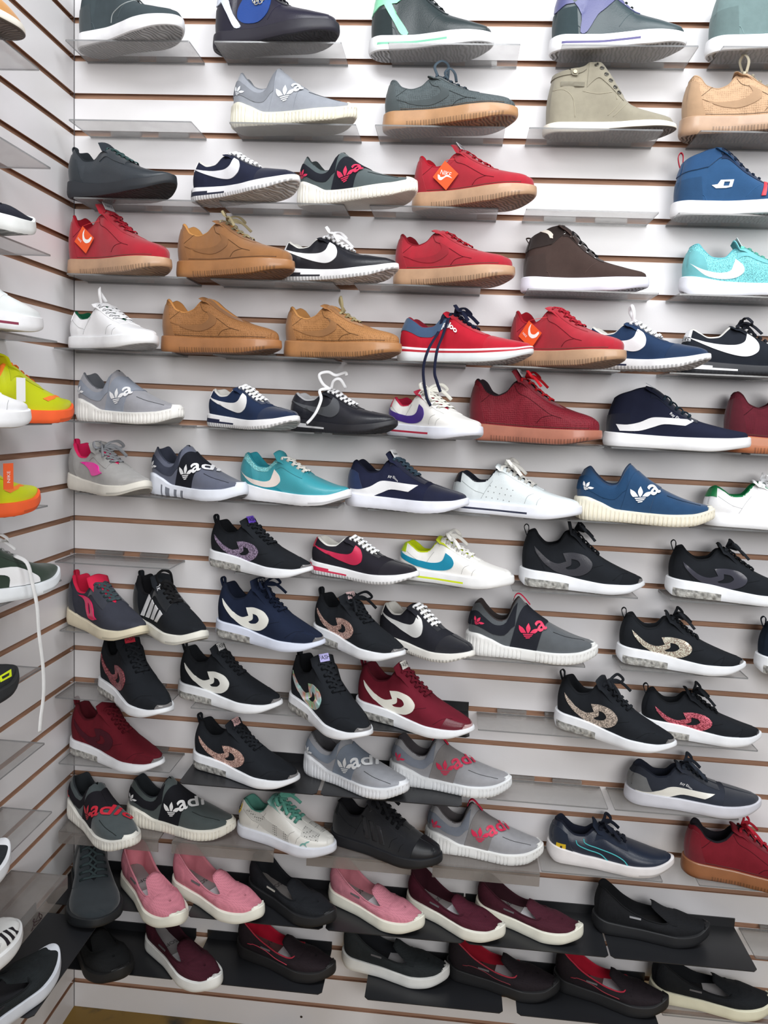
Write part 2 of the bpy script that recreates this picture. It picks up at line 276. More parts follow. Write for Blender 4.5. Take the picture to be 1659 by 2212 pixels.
class Shoe:
    def __init__(s, style, L, Ht, wk=1.0):
        s.L = L; s.S = S = ST[style]; s.H = Ht; s.style = style
        s.zs = 1.0
        s.wk = S.get('wk', 1.0)*wk
        s.zt = lambda u: ip(S['zt'], u)
        s.zb = lambda u: ip(S['zb'], u)
    def w(s, u):
        u = np.clip(u, 0, 1); k = ip(WC, u)*s.wk
        k = k*np.sqrt(np.clip(1-(1-np.minimum(u/.13, 1))**2, 0, 1))
        at = s.S['toe']; return k*np.clip(1-(1-np.minimum((1-u)/at, 1))**2.3, 0, 1)**.5
    def out(s, u, inset):
        """plan outline point (x, half width) in metres with an inset"""
        L = s.L; x = inset+u*(L-2*inset); y = np.maximum(s.w(u)*L-inset*np.minimum(1, 8*np.minimum(u, 1-u)+.0), 0)
        return x, y
    def frame(s, sp):
        u = (1-np.cos(PI*np.clip(sp, 0, 1)))/2
        return u
    def pos(s, sp, t):
        """outer surface of the visible (-y) half; sp along 0..1, t bottom..rim 0..1"""
        S = s.S; L = s.L; sp = np.asarray(sp, float); t = np.asarray(t, float); sp, t = np.broadcast_arrays(sp, t)
        u = s.frame(sp); a, b = S['a'], S['b']; uR = a+(b-a)*u
        xB, yB = s.out(u, .004); zB = s.zt(u)-.003
        hU = s.H-.028
        zR = s.zt(uR)+ip(S['R'], uR)*hU
        r = ip(S['r'], np.minimum(uR, S['uv']))*L
        r = r*np.sqrt(np.clip(1-(1-np.minimum((uR-a)/.11, 1))**2, 0, 1))
        if s.S['tong'] is None: r = r*np.sqrt(np.clip((S['uv']-uR)/(.06 if s.style != 'slip' else .045), 0, 1))
        else: r = r*np.clip((S['uv']-uR)/.02, 0, 1)
        closed = np.clip((uR-(S['uth']-.10))/.16, 0, 1); closed = closed*closed*(3-2*closed)
        th = PI*t/2
        fo = 1-t**1.7; fc = np.cos(th)**.85
        fwid = fo+(fc-fo)*closed
        fz = t+(np.sin(th)**.92-t)*closed
        fx = t+((1-np.cos(th))-t)*closed*np.clip((u-.75)/.2, 0, 1)
        r = np.minimum(r, yB)
        y = r+(yB-r)*fwid
        x = xB+(uR*L-xB)*fx
        z = zB+(zR-zB)*fz
        bul = np.sin(PI*t)*(.0035+.002*(u < .2))
        e = 1e-3; x1, y1 = s.out(np.clip(u+e, 0, 1), .004); x0, y0 = s.out(np.clip(u-e, 0, 1), .004)
        tx, ty = x1-x0, y1-y0; n = np.hypot(tx, ty)+1e-9; nx, ny = -ty/n, tx/n
        nx = np.where(u < .02, -1+u*30, nx); 
        bx = np.where(u > .97, .3, 1)
        ank = np.clip(1-np.abs(u-.2)/.25, 0, 1)*np.clip((s.H-.095)/.06, 0, 1)
        x = x+nx*bul*bx; y = y+np.maximum(ny, 0)*bul*np.clip(y/.01, 0, 1)-ank*.006*np.sin(PI*t)*np.clip(y/.02, 0, 1)
        return np.stack([x, -y, z], -1)
    def nrm(s, sp, t):
        e = 2e-3; du = s.pos(np.clip(sp+e, 0, 1), t)-s.pos(np.clip(sp-e, 0, 1), t); dt = s.pos(sp, np.clip(t+e, 0, 1))-s.pos(sp, np.clip(t-e, 0, 1))
        n = np.cross(du, dt); l = np.linalg.norm(n, axis=-1, keepdims=True); n = n/np.maximum(l, 1e-12)
        return n
    def inv(s, X, Z):
        """side-view coordinates (metres) to surface parameters"""
        X = np.asarray(X, float); Z = np.asarray(Z, float); sp = np.arccos(np.clip(1-2*X/s.L, -1, 1))/PI; t = np.full_like(sp, .5)
        for _ in range(14):
            P = s.pos(sp, t); e = 1e-3
            dz = (s.pos(sp, np.minimum(t+e, 1))[..., 2]-s.pos(sp, np.maximum(t-e, 0))[..., 2])/(2*e); t = np.clip(t+np.clip((Z-P[..., 2])/np.maximum(dz, .01), -.2, .2), .0, .995)
            dx = (s.pos(np.minimum(sp+e, 1), t)[..., 0]-s.pos(np.maximum(sp-e, 0), t)[..., 0])/(2*e); sp = np.clip(sp+np.clip((X-P[..., 0])/np.maximum(dx, .05), -.1, .1), 0, 1)
        return sp, t
    def put(s, X, Z, off=.0007):
        sp, t = s.inv(X, Z); return s.pos(sp, t)+s.nrm(sp, t)*off

def wrap(sh, cx, cz, dx, dz, off):
    """lay a small drawing on the surface around side-view point (cx, cz); it may run over the ridge"""
    s0, t0 = sh.inv(np.array([cx]), np.array([cz])); e = 2e-3
    Ps = ((sh.pos(s0+e, t0)-sh.pos(s0-e, t0))/(2*e))[0]; Pt = ((sh.pos(s0, np.minimum(t0+e, 1))-sh.pos(s0, t0-e))/(e+np.minimum(e, 1-t0)))[0]
    e1 = Ps/np.linalg.norm(Ps); e2 = Pt-e1*Pt.dot(e1); e2 /= np.linalg.norm(e2)
    A = np.array([[Ps.dot(e1), Pt.dot(e1)], [0, Pt.dot(e2)]]); Ai = np.linalg.inv(A)
    dx, dz = np.asarray(dx, float), np.asarray(dz, float); S_ = s0+Ai[0, 0]*dx+Ai[0, 1]*dz; T_ = t0+Ai[1, 0]*dx+Ai[1, 1]*dz
    over = T_ > 1; Tm = np.clip(np.where(over, 2-T_, T_), 0, .997); S_ = np.clip(S_, 0, 1)
    P = sh.pos(S_, Tm)+sh.nrm(S_, np.minimum(Tm, .99))*off; P[over, 1] *= -1
    return P
def mirror(V, F):
    n = len(V); V2 = [(v[0], -v[1], v[2]) for v in V]; return list(V)+V2, list(F)+[tuple(n+i for i in reversed(f)) for f in F]
def grid_faces(nu, nv, o=0):
    return [(o+i*nv+j, o+(i+1)*nv+j, o+(i+1)*nv+j+1, o+i*nv+j+1) for i in range(nu-1) for j in range(nv-1)]
def weld(V, F, eps=1e-5):
    key = {}; mp = []; W = []
    for v in V:
        k = (round(v[0]/eps), round(v[1]/eps), round(v[2]/eps))
        if k not in key: key[k] = len(W); W.append(v)
        mp.append(key[k])
    G = []; keep = []
    for i, f in enumerate(F):
        g = []
        for q in f:
            if not g or mp[q] != g[-1]: g.append(mp[q])
        if len(g) > 1 and g[0] == g[-1]: g.pop()
        if len(set(g)) >= 3 and len(set(g)) == len(g): G.append(tuple(g)); keep.append(i)
    return W, G, keep
def upper(sh, m, root, name='upper', NS=72, NT=12):
    sp = np.linspace(0, 1, NS)[:, None]; t = np.linspace(0, 1, NT)[None, :]
    P = sh.pos(sp, t)
    V = P.reshape(-1, 3).tolist(); V, F = mirror(V, grid_faces(NS, NT)); V, F, _ = weld(V, F, 2e-5)
    return make_obj(name, V, F, m, root)
def patch(sh, name, m, root, s0, s1, t0, t1, off=.0012, nu=20, nt=10, both=True):
    """raised panel between two curves in surface space; s0/s1/t0/t1 numbers or functions"""
    V = []; tt = np.linspace(0, 1, nt); uu = np.linspace(0, 1, nu)
    U, T = np.meshgrid(uu, tt, indexing='ij')
    f = lambda q, x: q(x) if callable(q) else np.full_like(x, q)
    if callable(t0) or callable(t1):
        SS = f(s0, T)+(f(s1, T)-f(s0, T))*U; TT = f(t0, SS)+(f(t1, SS)-f(t0, SS))*T
    else:
        TT = t0+(t1-t0)*T; SS = f(s0, TT)+(f(s1, TT)-f(s0, TT))*U
    P = sh.pos(SS, TT); N = sh.nrm(SS, np.minimum(TT, .995)); O = P+N*off; I = P-N*.0004
    A = O.reshape(-1, 3); F = grid_faces(nu, nt)
    ring = [(i, 0) for i in range(nu)]+[(nu-1, j) for j in range(1, nt)]+[(i, nt-1) for i in range(nu-2, -1, -1)]+[(0, j) for j in range(nt-2, 0, -1)]
    V = A.tolist(); b = len(V)
    for i, j in ring: V.append(I[i, j].tolist())
    n = len(ring)
    for q in range(n):
        a0 = ring[q][0]*nt+ring[q][1]; a1 = ring[(q+1) % n][0]*nt+ring[(q+1) % n][1]; F.append((a0, b+q, b+(q+1) % n, a1))
    if both: V, F = mirror(V, F)
    return make_obj(name, V, F, m, root, sharp=50)
U2S = lambda u: np.arccos(np.clip(1-2*np.asarray(u, float), -1, 1))/PI

def smooth_loop(pts, corners=(), n=4):
    out = []; N = len(pts); P = [np.array(p, float) for p in pts]
    for i in range(N):
        p0, p1, p2, p3 = P[i-1], P[i], P[(i+1) % N], P[(i+2) % N]
        m1 = (p2-p0)/2 if i not in corners else (p2-p1); m2 = (p3-p1)/2 if (i+1) % N not in corners else (p2-p1)
        m1 = m1*.9; m2 = m2*.9
        for k in range(n):
            t = k/n; out.append(tuple((2*t**3-3*t**2+1)*p1+(t**3-2*t**2+t)*m1+(-2*t**3+3*t**2)*p2+(t**3-t**2)*m2))
    return out
def inside(p, loops):
    c = False
    for lp in loops:
        n = len(lp)
        for i in range(n):
            x1, y1 = lp[i]; x2, y2 = lp[i-1]
            if (y1 > p[1]) != (y2 > p[1]) and p[0] < (x2-x1)*(p[1]-y1)/(y2-y1)+x1: c = not c
    return c
def decal(sh, name, m, root, loops, off=.0009, step=.006, both=False):
    """flat appliqué of loops given in side-view metres, wrapped onto the surface"""
    vs = []; es = []
    for lp in loops:
        b = len(vs); vs += [Vector(p) for p in lp]; es += [(b+i, b+(i+1) % len(lp)) for i in range(len(lp))]
    xs = [p[0] for lp in loops for p in lp]; ys = [p[1] for lp in loops for p in lp]
    x = min(xs)+step/2
    while x < max(xs):
        y = min(ys)+step/2
        while y < max(ys):
            if inside((x, y), loops): vs.append(Vector((x+random.uniform(-1, 1)*1e-4, y+random.uniform(-1, 1)*1e-4)))
            y += step
        x += step
    ov, oe, of, *_ = delaunay_2d_cdt(vs, es, [], 0, 1e-7)
    F = []
    for f in of:
        c = (sum(ov[i][0] for i in f)/len(f), sum(ov[i][1] for i in f)/len(f))
        if inside(c, loops): F.append(tuple(f))
    X = np.array([v[0] for v in ov]); Z = np.array([v[1] for v in ov]); P = sh.put(X, Z, off)
    # skirt to give the piece thickness
    cnt = {}
    for f in F:
        for i in range(len(f)):
            e = (f[i], f[(i+1) % len(f)]); cnt[tuple(sorted(e))] = cnt.get(tuple(sorted(e)), [])+[e]
    Q = sh.put(X, Z, -.0003); V = P.tolist(); mp = {}
    def low(i):
        if i not in mp: mp[i] = len(V); V.append(Q[i].tolist())
        return mp[i]
    G = [tuple(f) for f in F]
    for k, l in cnt.items():
        if len(l) == 1: a, b2 = l[0]; G.append((a, low(a), low(b2), b2))
    if both: V, G = mirror(V, G)
    return make_obj(name, V, G, m, root, sharp=50)
_TXT = {}
def text_mesh(txt):
    if txt in _TXT: return _TXT[txt]
    c = bpy.data.curves.new('t', 'FONT'); c.body = txt; c.size = 1.0; c.resolution_u = 3; c.align_x = 'CENTER'; c.align_y = 'CENTER'
    o = bpy.data.objects.new('t', c); COL.objects.link(o); dg = bpy.context.evaluated_depsgraph_get(); me = o.evaluated_get(dg).to_mesh()
    V = [tuple(v.co) for v in me.vertices]; F = [tuple(p.vertices) for p in me.polygons]
    bpy.data.objects.remove(o); bpy.data.curves.remove(c); _TXT[txt] = (V, F); return V, F
def text_decal(sh, name, txt, m, root, cx, cz, size, rot=0., off=.0016, bold=0, left=False):
    V, F = text_mesh(txt); c, s_ = math.cos(rot), math.sin(rot)
    if left: x0 = min(v[0] for v in V); V = [(v[0]-x0, v[1]) for v in V]
    X = np.array([size*(v[0]*c-v[1]*s_) for v in V]); Z = np.array([size*(v[0]*s_+v[1]*c) for v in V])
    P = wrap(sh, cx, cz, X, Z, off)
    if bold:
        V2 = P.tolist(); F2 = list(F)
        for k in (1, 2):
            Pk = wrap(sh, cx, cz, X+bold*size*(1 if k == 1 else 0), Z+bold*size*(0 if k == 1 else 1), off+.0001*k); b = len(V2); V2 += Pk.tolist(); F2 += [tuple(b+i for i in f) for f in F]
        return make_obj(name, V2, F2, m, root, smooth=False)
    return make_obj(name, P, F, m, root, smooth=False)
def tube_mesh(paths, rad, sides=6, flat=None):
    """round or flattened tubes along point lists; flat=(width, thick) with face normal given per point as (point, normal)"""
    V = []; F = []
    for path in paths:
        P = [Vector(p[0]) if flat else Vector(p) for p in path]; Nn = [Vector(p[1]) for p in path] if flat else None; n = len(P); b = len(V)
        ref = Vector((.3, .2, 1)).normalized()
        for i in range(n):
            T = (P[min(i+1, n-1)]-P[max(i-1, 0)]); T = T.normalized() if T.length > 1e-9 else Vector((1, 0, 0))
            if flat: nz = (Nn[i]-T*Nn[i].dot(T)); nz = nz.normalized() if nz.length > 1e-6 else ref
            else:
                nz = ref-T*ref.dot(T); nz = nz.normalized() if nz.length > 1e-4 else Vector((0, 1, 0)); ref = nz
            sd = T.cross(nz); W_, H_ = (flat[0]/2, flat[1]/2) if flat else (rad, rad)
            for k in range(sides):
                a = 2*PI*k/sides; ca, sa = math.cos(a), math.sin(a)
                if flat: ca = math.copysign(abs(ca)**.6, ca)
                V.append(tuple(P[i]+sd*ca*W_+nz*sa*H_))
        for i in range(n-1):
            for k in range(sides): F.append((b+i*sides+k, b+i*sides+(k+1) % sides, b+(i+1)*sides+(k+1) % sides, b+(i+1)*sides+k))
        F.append(tuple(b+k for k in range(sides))[::-1]); F.append(tuple(b+(n-1)*sides+k for k in range(sides)))
    return V, F
def catmull(P, n=5):
    P = [np.array(p, float) for p in P]; out = []
    for i in range(len(P)-1):
        p0 = P[i-1] if i else P[0]*2-P[1]; p3 = P[i+2] if i+2 < len(P) else P[-1]*2-P[-2]; p1, p2 = P[i], P[i+1]
        for k in range(n):
            t = k/n; out.append(.5*((2*p1)+(p2-p0)*t+(2*p0-5*p1+4*p2-p3)*t*t+(3*p1-3*p2+p3-p0)*t**3))
    out.append(P[-1]); return out
def seam(sh, name, m, root, lines, rad=.0006, off=.0002, frac=True):
    """raised stitching lines; points in (x/L, z/H) side view"""
    ps = []
    for ln in lines:
        c = catmull([(x*sh.L, z*sh.H) for x, z in ln], 6); X = np.array([p[0] for p in c]); Z = np.array([p[1] for p in c]); ps.append([tuple(p) for p in sh.put(X, Z, off)])
    V, F = tube_mesh(ps, rad, 5); return make_obj(name, V, F, m, root)

def sole(sh, root, mats, fn=None, ribs=None, margin=.002, zoff=0., topcap=True, name='sole', wave=0., NC=None, top=None, h0=0., h1=1.):
    """mats: list, last is the tread; fn(u, h) -> material index of the side wall"""
    NC = NC or (150 if ribs else 72)
    uu = np.linspace(0, 1, 4000); x, y = sh.out(uu, -margin); al = np.concatenate([[0], np.cumsum(np.hypot(np.diff(x), np.diff(y)))])
    us = np.interp(np.linspace(0, al[-1], NC), al, uu); arc = np.linspace(0, al[-1], NC)
    hs = [0, .06, .2, .36, .52, .68, .84, .95, 1.0]; of = [-.0035, -.0008, .0008, .0012, .001, .0006, .0003, -.0002, -.002]
    x, y = sh.out(us, -margin); zt = sh.zt(us); zb = sh.zb(us)
    tx, ty = np.gradient(x), np.gradient(y); n = np.hypot(tx, ty)+1e-12; nx, ny = -ty/n, tx/n; nx[0], ny[0] = -1, 0; nx[-1], ny[-1] = 1, 0
    rows = []
    for h, o in zip(hs, of):
        oo = np.full(NC, o)
        if ribs and h < .8 and h > .01:
            per, amp = ribs; ph = np.mod(arc, per)/per; g = np.where(ph < .22, -1., 0.)
            oo = oo+g*amp*(1 if h < .7 else .5)
        hh = h0+(h1-h0)*h; zz = zb+(zt-zb)*hh
        if h == 0 and wave: zz = zz+np.abs(np.sin(arc*PI/.016))*wave*(us > .03)
        rows.append(np.stack([x+nx*oo, -(np.maximum(y+ny*oo, 0)), zz], -1))
    ins = rows[-1].copy(); ins[:, 1] = np.minimum(ins[:, 1]+.012, 0); ins[:, 0] = ins[:, 0]*.93+sh.L*.035; rows.append(ins)
    nr = len(rows); V = np.stack(rows, 1).reshape(-1, 3).tolist(); F = []; fm = []; tread = len(mats)-1
    for i in range(NC-1):
        for j in range(nr-1):
            F.append((i*nr+j, (i+1)*nr+j, (i+1)*nr+j+1, i*nr+j+1))
            um = (us[i]+us[i+1])/2; fm.append(0 if j >= len(hs)-1 or fn is None else fn(um, (hs[j]+hs[j+1])/2))
    nF = len(F); V, F = mirror(V, F); fm = fm+fm; b = NC*nr
    for i in range(NC-1):
        F.append((i*nr, b+i*nr, b+(i+1)*nr, (i+1)*nr)); fm.append(tread)
        F.append((i*nr+nr-1, (i+1)*nr+nr-1, b+(i+1)*nr+nr-1, b+i*nr+nr-1)); fm.append(0)
    V, F, keep = weld(V, F, 2e-5); fm = [fm[k] for k in keep]
    return make_obj(name, V, F, mats, root, fm=fm, sharp=35)
def lining(sh, m, root):
    S = sh.S; NS = 60; smax = U2S((S['uv']-S['a'])/(S['b']-S['a'])); sp = np.linspace(0, float(smax)*.995, NS); th = S['thick']
    u = sh.frame(sp); R = sh.pos(sp, np.ones(NS)); R1 = sh.pos(sp, np.full(NS, .93))
    tx, ty = np.gradient(R[:, 0]), np.gradient(-R[:, 1]); n = np.hypot(tx, ty)+1e-9; ix, iy = ty/n, -tx/n   # inward (x, |y|)
    ix[0], iy[0] = 1, 0
    rows = []
    xb, yb = sh.out(u, .010); zin = sh.zt(u)+.001
    for k, (f, dz) in enumerate([(-.15, -.0012), (.1, .0008), (.5, .0016), (.9, .0004), (1.05, -.003), (1.15, -.010)]):
        X = R[:, 0]+ix*th*f; Y = np.maximum(-R[:, 1]+iy*th*f, 0); rows.append(np.stack([X, -Y, R[:, 2]+dz], -1))
    last = rows[-1]
    for f in (.35, .7, 1.0):
        xi = last[:, 0]+(xb-last[:, 0])*f; yi = -last[:, 1]+(np.maximum(yb-.002, 0)+last[:, 1])*f; z = last[:, 2]+(zin-last[:, 2])*f
        rows.append(np.stack([xi, -np.maximum(yi, 0), z], -1))
    nr = len(rows); V = np.stack(rows, 1).reshape(-1, 3).tolist(); V, F = mirror(V, grid_faces(NS, nr)); V, F, _ = weld(V, F, 2e-5)
    return make_obj('lining', V, F, m, root)
def insole(sh, m, root, m2=None, split=.5, uend=.8):
    for nm, mm, a, b, dz in (('insole', m, .02, split if m2 else uend, .0025),)+((('insole_paper', m2, split, uend, .0035),) if m2 else ()):
        us = np.linspace(a, b, 24); x, y = sh.out(us, .009); z = sh.zt(us)+dz; V = []
        for i in range(24): V += [(x[i], -y[i], z[i]), (x[i], y[i], z[i])]
        F = [(2*i, 2*i+2, 2*i+3, 2*i+1) for i in range(23)]; make_obj(nm, V, F, mm, root)
def tongue(sh, m, root, top=None, hw0=.018, hw1=.026):
    S = sh.S; ut, ft = top or S['tong']; L = sh.L; hU = sh.H-.028; a, b = S['a'], S['b']
    us = np.concatenate([np.linspace(S['uv']+.03, S['uth']+.005, 14)]); zs = sh.zt(us)+ip(S['R'], us)*hU-.0015
    zs[:3] -= np.array([.004, .002, .0005])
    xe, ze = ut*L, sh.zt(ut)+ft*hU
    us2 = np.linspace(0, 1, 6)[1:]; X = np.concatenate([us*L, us[-1]*L+(xe-us[-1]*L)*us2]); Z = np.concatenate([zs, zs[-1]+(ze-zs[-1])*np.sin(us2*PI/2)])
    n = len(X); hw = np.interp(np.linspace(0, 1, n), [0, .6, .92, 1], [hw0, hw1, hw1, hw1*.75]); V = []; F = []; ny = 7
    tX, tZ = np.gradient(X), np.gradient(Z); l = np.hypot(tX, tZ); nX, nZ = tZ/l, -tX/l
    if nZ.mean() < 0: nX, nZ = -nX, -nZ
    for i in range(n):
        for side in (0, 1):
            for j in range(ny):
                q = -1+2*j/(ny-1); d = (-.0048 if side else 0)*(1-abs(q)**4*.9)-.006*q*q
                V.append((X[i]+nX[i]*d, hw[i]*q, Z[i]+nZ[i]*d))
    w_ = 2*ny
    for i in range(n-1):
        for j in range(ny-1): F.append((i*w_+j, i*w_+j+1, (i+1)*w_+j+1, (i+1)*w_+j)); F.append((i*w_+ny+j+1, i*w_+ny+j, (i+1)*w_+ny+j, (i+1)*w_+ny+j+1))
        F.append((i*w_, (i+1)*w_, (i+1)*w_+ny, i*w_+ny)); F.append((i*w_+ny-1, i*w_+w_-1, (i+1)*w_+w_-1, (i+1)*w_+ny-1))
    for i in (0, n-1): F.append(tuple(i*w_+j for j in range(ny))+tuple(i*w_+ny+j for j in reversed(range(ny))))
    o = make_obj('tongue', V, F, m, root); sh.ttop = (xe, ze, nX[-3], nZ[-3], X[-3], Z[-3]); sh.tX, sh.tZ, sh.tnx, sh.tnz = X, Z, nX, nZ
    return o
def laces(sh, m, root, n=5, style='bow', width=.0055, eye=None, skip=0, bars=False, te=.86):
    S = sh.S; a, b = S['a'], S['b']; uR = np.linspace(S['uth']+.012, S['uv']-.03, n); sp = U2S((uR-a)/(b-a)); E = sh.pos(sp, np.full(n, te)); N = sh.nrm(sp, np.full(n, te)); R = sh.pos(sp, np.full(n, .99))
    paths = []
    flip = np.array([1, -1, 1]); mid = lambda p, q: (p+q)/2
    upv = np.array([sh.tnx[8], 0, sh.tnz[8]]) if hasattr(sh, 'tnx') else np.array([.4, 0, .9])
    for i in range(skip, n):
        for sgn in ((1,) if i == n-1 or bars else (1, -1)):
            j = i if i == n-1 or bars else i+1
            g = flip if sgn < 0 else np.ones(3)
            A, B = E[i]*g, E[j]*flip*g; NA, NB = N[i]*g, N[j]*flip*g
            RA, RB = R[i]*g+upv*.0015, R[j]*flip*g+upv*.0015; C = mid(RA, RB)+upv*(.006 if bars else .0035 if sgn > 0 else .002)
            pts = [A-NA*.0008, A+NA*(.0034 if bars else .0024), mid(A, RA)+NA*.0040, RA+NA*.0012, C, RB+NB*.0012, mid(B, RB)+NB*.0040, B+NB*(.0034 if bars else .0024), B-NB*.0008]; nn = [NA, NA, NA, upv, upv, upv, NB, NB, NB]
            cp = catmull(pts, 3); cn = catmull(nn, 3); paths.append(list(zip(map(tuple, cp), map(tuple, cn))))
    T = mid(R[skip], R[skip]*flip)+upv*.005
    def rib(pts): cp = catmull([T+np.array(p) for p in pts], 5); paths.append([(tuple(p), (0.2, -.9, .35)) for p in cp])
    if style == 'bow':
        for s_ in (-1, 1):
            rib([(0, 0, 0), (.006, .012*s_, .010), (.010, .030*s_, .012), (.020, .036*s_, .002), (.018, .020*s_, -.001), (.004, .004*s_, .001)])
            rib([(0, 0, .001), (.012, .014*s_, .004), (.026, .022*s_, -.004), (.040, .030*s_, -.018)])
    elif style == 'loop':
        rib([(-.002, -.012, -.004), (-.008, -.016, .014), (.002, -.006, .027), (.013, .004, .022), (.012, .010, .004), (.010, .012, -.004)])
        rib([(.018, -.010, -.010), (.014, -.016, .000), (.022, -.014, .008), (.030, -.004, .002), (.032, .004, -.012)])
    elif style == 'tall':
        rib([(0, -.012, -.004), (.002, -.018, .016), (-.006, -.012, .030), (-.012, -.004, .020), (-.004, .004, .002)])
    elif style == 'messy':
        rib([(0, -.012, 0), (-.014, -.022, .012), (-.020, -.026, .030), (-.004, -.018, .036), (.010, -.010, .030), (.030, -.006, .036), (.036, -.008, .030)])
        rib([(0, -.01, .002), (.008, -.014, .018), (.022, -.012, .022), (.030, 0, .004)])
        rib([(0, -.012, .003), (-.014, -.030, -.002), (-.006, -.036, -.020), (-.010, -.044, -.044), (-.020, -.047, -.060), (-.030, -.050, -.071)])
    V, F = tube_mesh(paths, 0, 8, flat=(width, .0026 if bars else .0016)); o = make_obj('laces', V, F, m, root)
    if eye:
        V = []; F = []
        for i in range(n):
            for g in (np.ones(3), flip):
                c = E[i]*g; nz = Vector(N[i]*g); tx = Vector((0, 0, 1)).cross(nz).normalized(); ty = nz.cross(tx); P = [tuple(Vector(c)+nz*.0006+tx*math.cos(q*PI/5)*.0032+ty*math.sin(q*PI/5)*.0032) for q in range(11)]
                v, f = tube_mesh([P], .0009, 6); b_ = len(V); V += v; F += [tuple(b_+k for k in ff) for ff in f]
        make_obj('eyelets', V, F, eye, root)
    return o
def holes(sh, root, n=5, t=.88, m=None, rad=.0022):
    S = sh.S; uR = np.linspace(S['uth']+.012, S['uv']-.02, n); sp = U2S((uR-S['a'])/(S['b']-S['a'])); E = sh.pos(sp, np.full(n, t)); N = sh.nrm(sp, np.full(n, t))
    for g in (np.ones(3), np.array([1, -1, 1])):
        V = []; F = []
        for i in range(n):
            nz = Vector(N[i]*g); tx = Vector((0, 0, 1)).cross(nz).normalized(); ty = nz.cross(tx); b_ = len(V)
            V += [tuple(Vector(E[i]*g)+nz*.0004+tx*math.cos(q*PI/4)*rad+ty*math.sin(q*PI/4)*rad) for q in range(8)]; F.append(tuple(range(b_, b_+8)))
        make_obj('lace_holes', V, F, m or mat((30, 26, 24), 'plain'), root)
def heel_loop(sh, m, root, h=.016):
    P = sh.pos(0., 1.); c = np.array([P[0], 0, P[2]]); pts = [c+np.array(p) for p in [(.001, 0, -.016), (-.005, 0, -.004), (-.009, 0, h*.6), (-.005, 0, h), (.0, 0, h*.75), (.001, 0, 0), (.004, 0, -.008)]]
    cp = catmull(pts, 4); V, F = tube_mesh([[(tuple(p), (-.9, 0, .3)) for p in cp]], 0, 6, flat=(.010, .0018))
    # width must run across the shoe
    V2 = []
    for i, p in enumerate(cp):
        T = Vector(cp[min(i+1, len(cp)-1)]-cp[max(i-1, 0)]).normalized(); sd = Vector((0, 1, 0)); nz = T.cross(sd)
        for k in range(6):
            a = 2*PI*k/6; V2.append(tuple(Vector(p)+sd*math.copysign(abs(math.cos(a))**.6, math.cos(a))*.0052+nz*math.sin(a)*.001))
    make_obj('heel_loop', V2, F, m, root)

SWOOSH = ([(.02, .76), (.07, .69), (.18, .61), (.30, .57), (.40, .575), (.452, .64), (.465, .79), (.515, .71), (.55, .59), (.55, .46), (.505, .375), (.44, .36), (.33, .42), (.20, .53), (.09, .65)], (0, 6))
SWIRL = ([(.10, .70), (.175, .56), (.235, .47), (.30, .435), (.365, .48), (.335, .61), (.42, .635), (.51, .60), (.57, .49), (.558, .37), (.495, .275), (.41, .25), (.30, .29), (.20, .41), (.125, .58)], (0, 4, 5))
SWHOLE = ([(.405, .53), (.455, .515), (.478, .445), (.445, .375), (.385, .35), (.362, .375), (.405, .43)], (0, 5))
JAZZ = ([(.064, .345), (.15, .345), (.24, .41), (.32, .52), (.41, .535), (.64, .50), (.57, .375), (.42, .39), (.335, .31), (.235, .215), (.095, .20)], (0, 5, 6, 10))
def logo(sh, pts, corners, dx=0, dz=0, k=1., cx=0, cz=0, n=4):
    return [(((x-cx)*k+cx+dx)*sh.L, ((z-cz)*k+cz+dz)*sh.H) for x, z in smooth_loop(pts, corners, n)]
def trefoil(sh, name, m, root, cx, cz, size, rot=0., off=.0016, both=False):
    lf = smooth_loop([(0, -.12), (.17, .22), (.21, .52), (0, 1.0), (-.21, .52), (-.17, .22)], (0, 3), 4)
    sd = smooth_loop([(.10, -.10), (.26, .14), (.50, .42), (.92, .62), (.88, .30), (.66, .02), (.40, -.10)], (0, 3), 4)
    def cut(lp, y0, y1):
        """part of a loop between two heights"""
        def clip(p, yc, keep):
            o = []
            for i in range(len(p)):
                a, b = p[i-1], p[i]; ia, ib = keep(a[1], yc), keep(b[1], yc)
                if ia != ib: t = (yc-a[1])/(b[1]-a[1]); o.append((a[0]+t*(b[0]-a[0]), yc))
                if ib: o.append(b)
            return o
        q = clip(lp, y0, lambda y, c: y >= c); return clip(q, y1, lambda y, c: y <= c) if q else q
    loops = []
    full = [lf, sd, [(-x, y) for x, y in sd][::-1]]
    for lp in full: loops.append(cut(lp, -.02 if lp is lf else .0, 2))
    for y0, y1, w0 in ((-.18, -.08, .50), (-.34, -.24, .40), (-.50, -.40, .24)): loops.append([(-w0+.08, y0), (w0-.08, y0), (w0, y1), (-w0, y1)])
    c, s_ = math.cos(rot), math.sin(rot); V = []; F = []
    for lp in loops:
        if len(lp) < 3: continue
        X = np.array([p[0] for p in lp]+[sum(p[0] for p in lp)/len(lp)])*size; Z = np.array([p[1] for p in lp]+[sum(p[1] for p in lp)/len(lp)])*size
        P = wrap(sh, cx, cz, X*c-Z*s_, X*s_+Z*c, off); b = len(V); V += P.tolist(); n = len(lp)
        for i in range(n): F.append((b+n, b+i, b+(i+1) % n))
    if both: V, F = mirror(V, F)
    return make_obj(name, V, F, m, root, smooth=False)
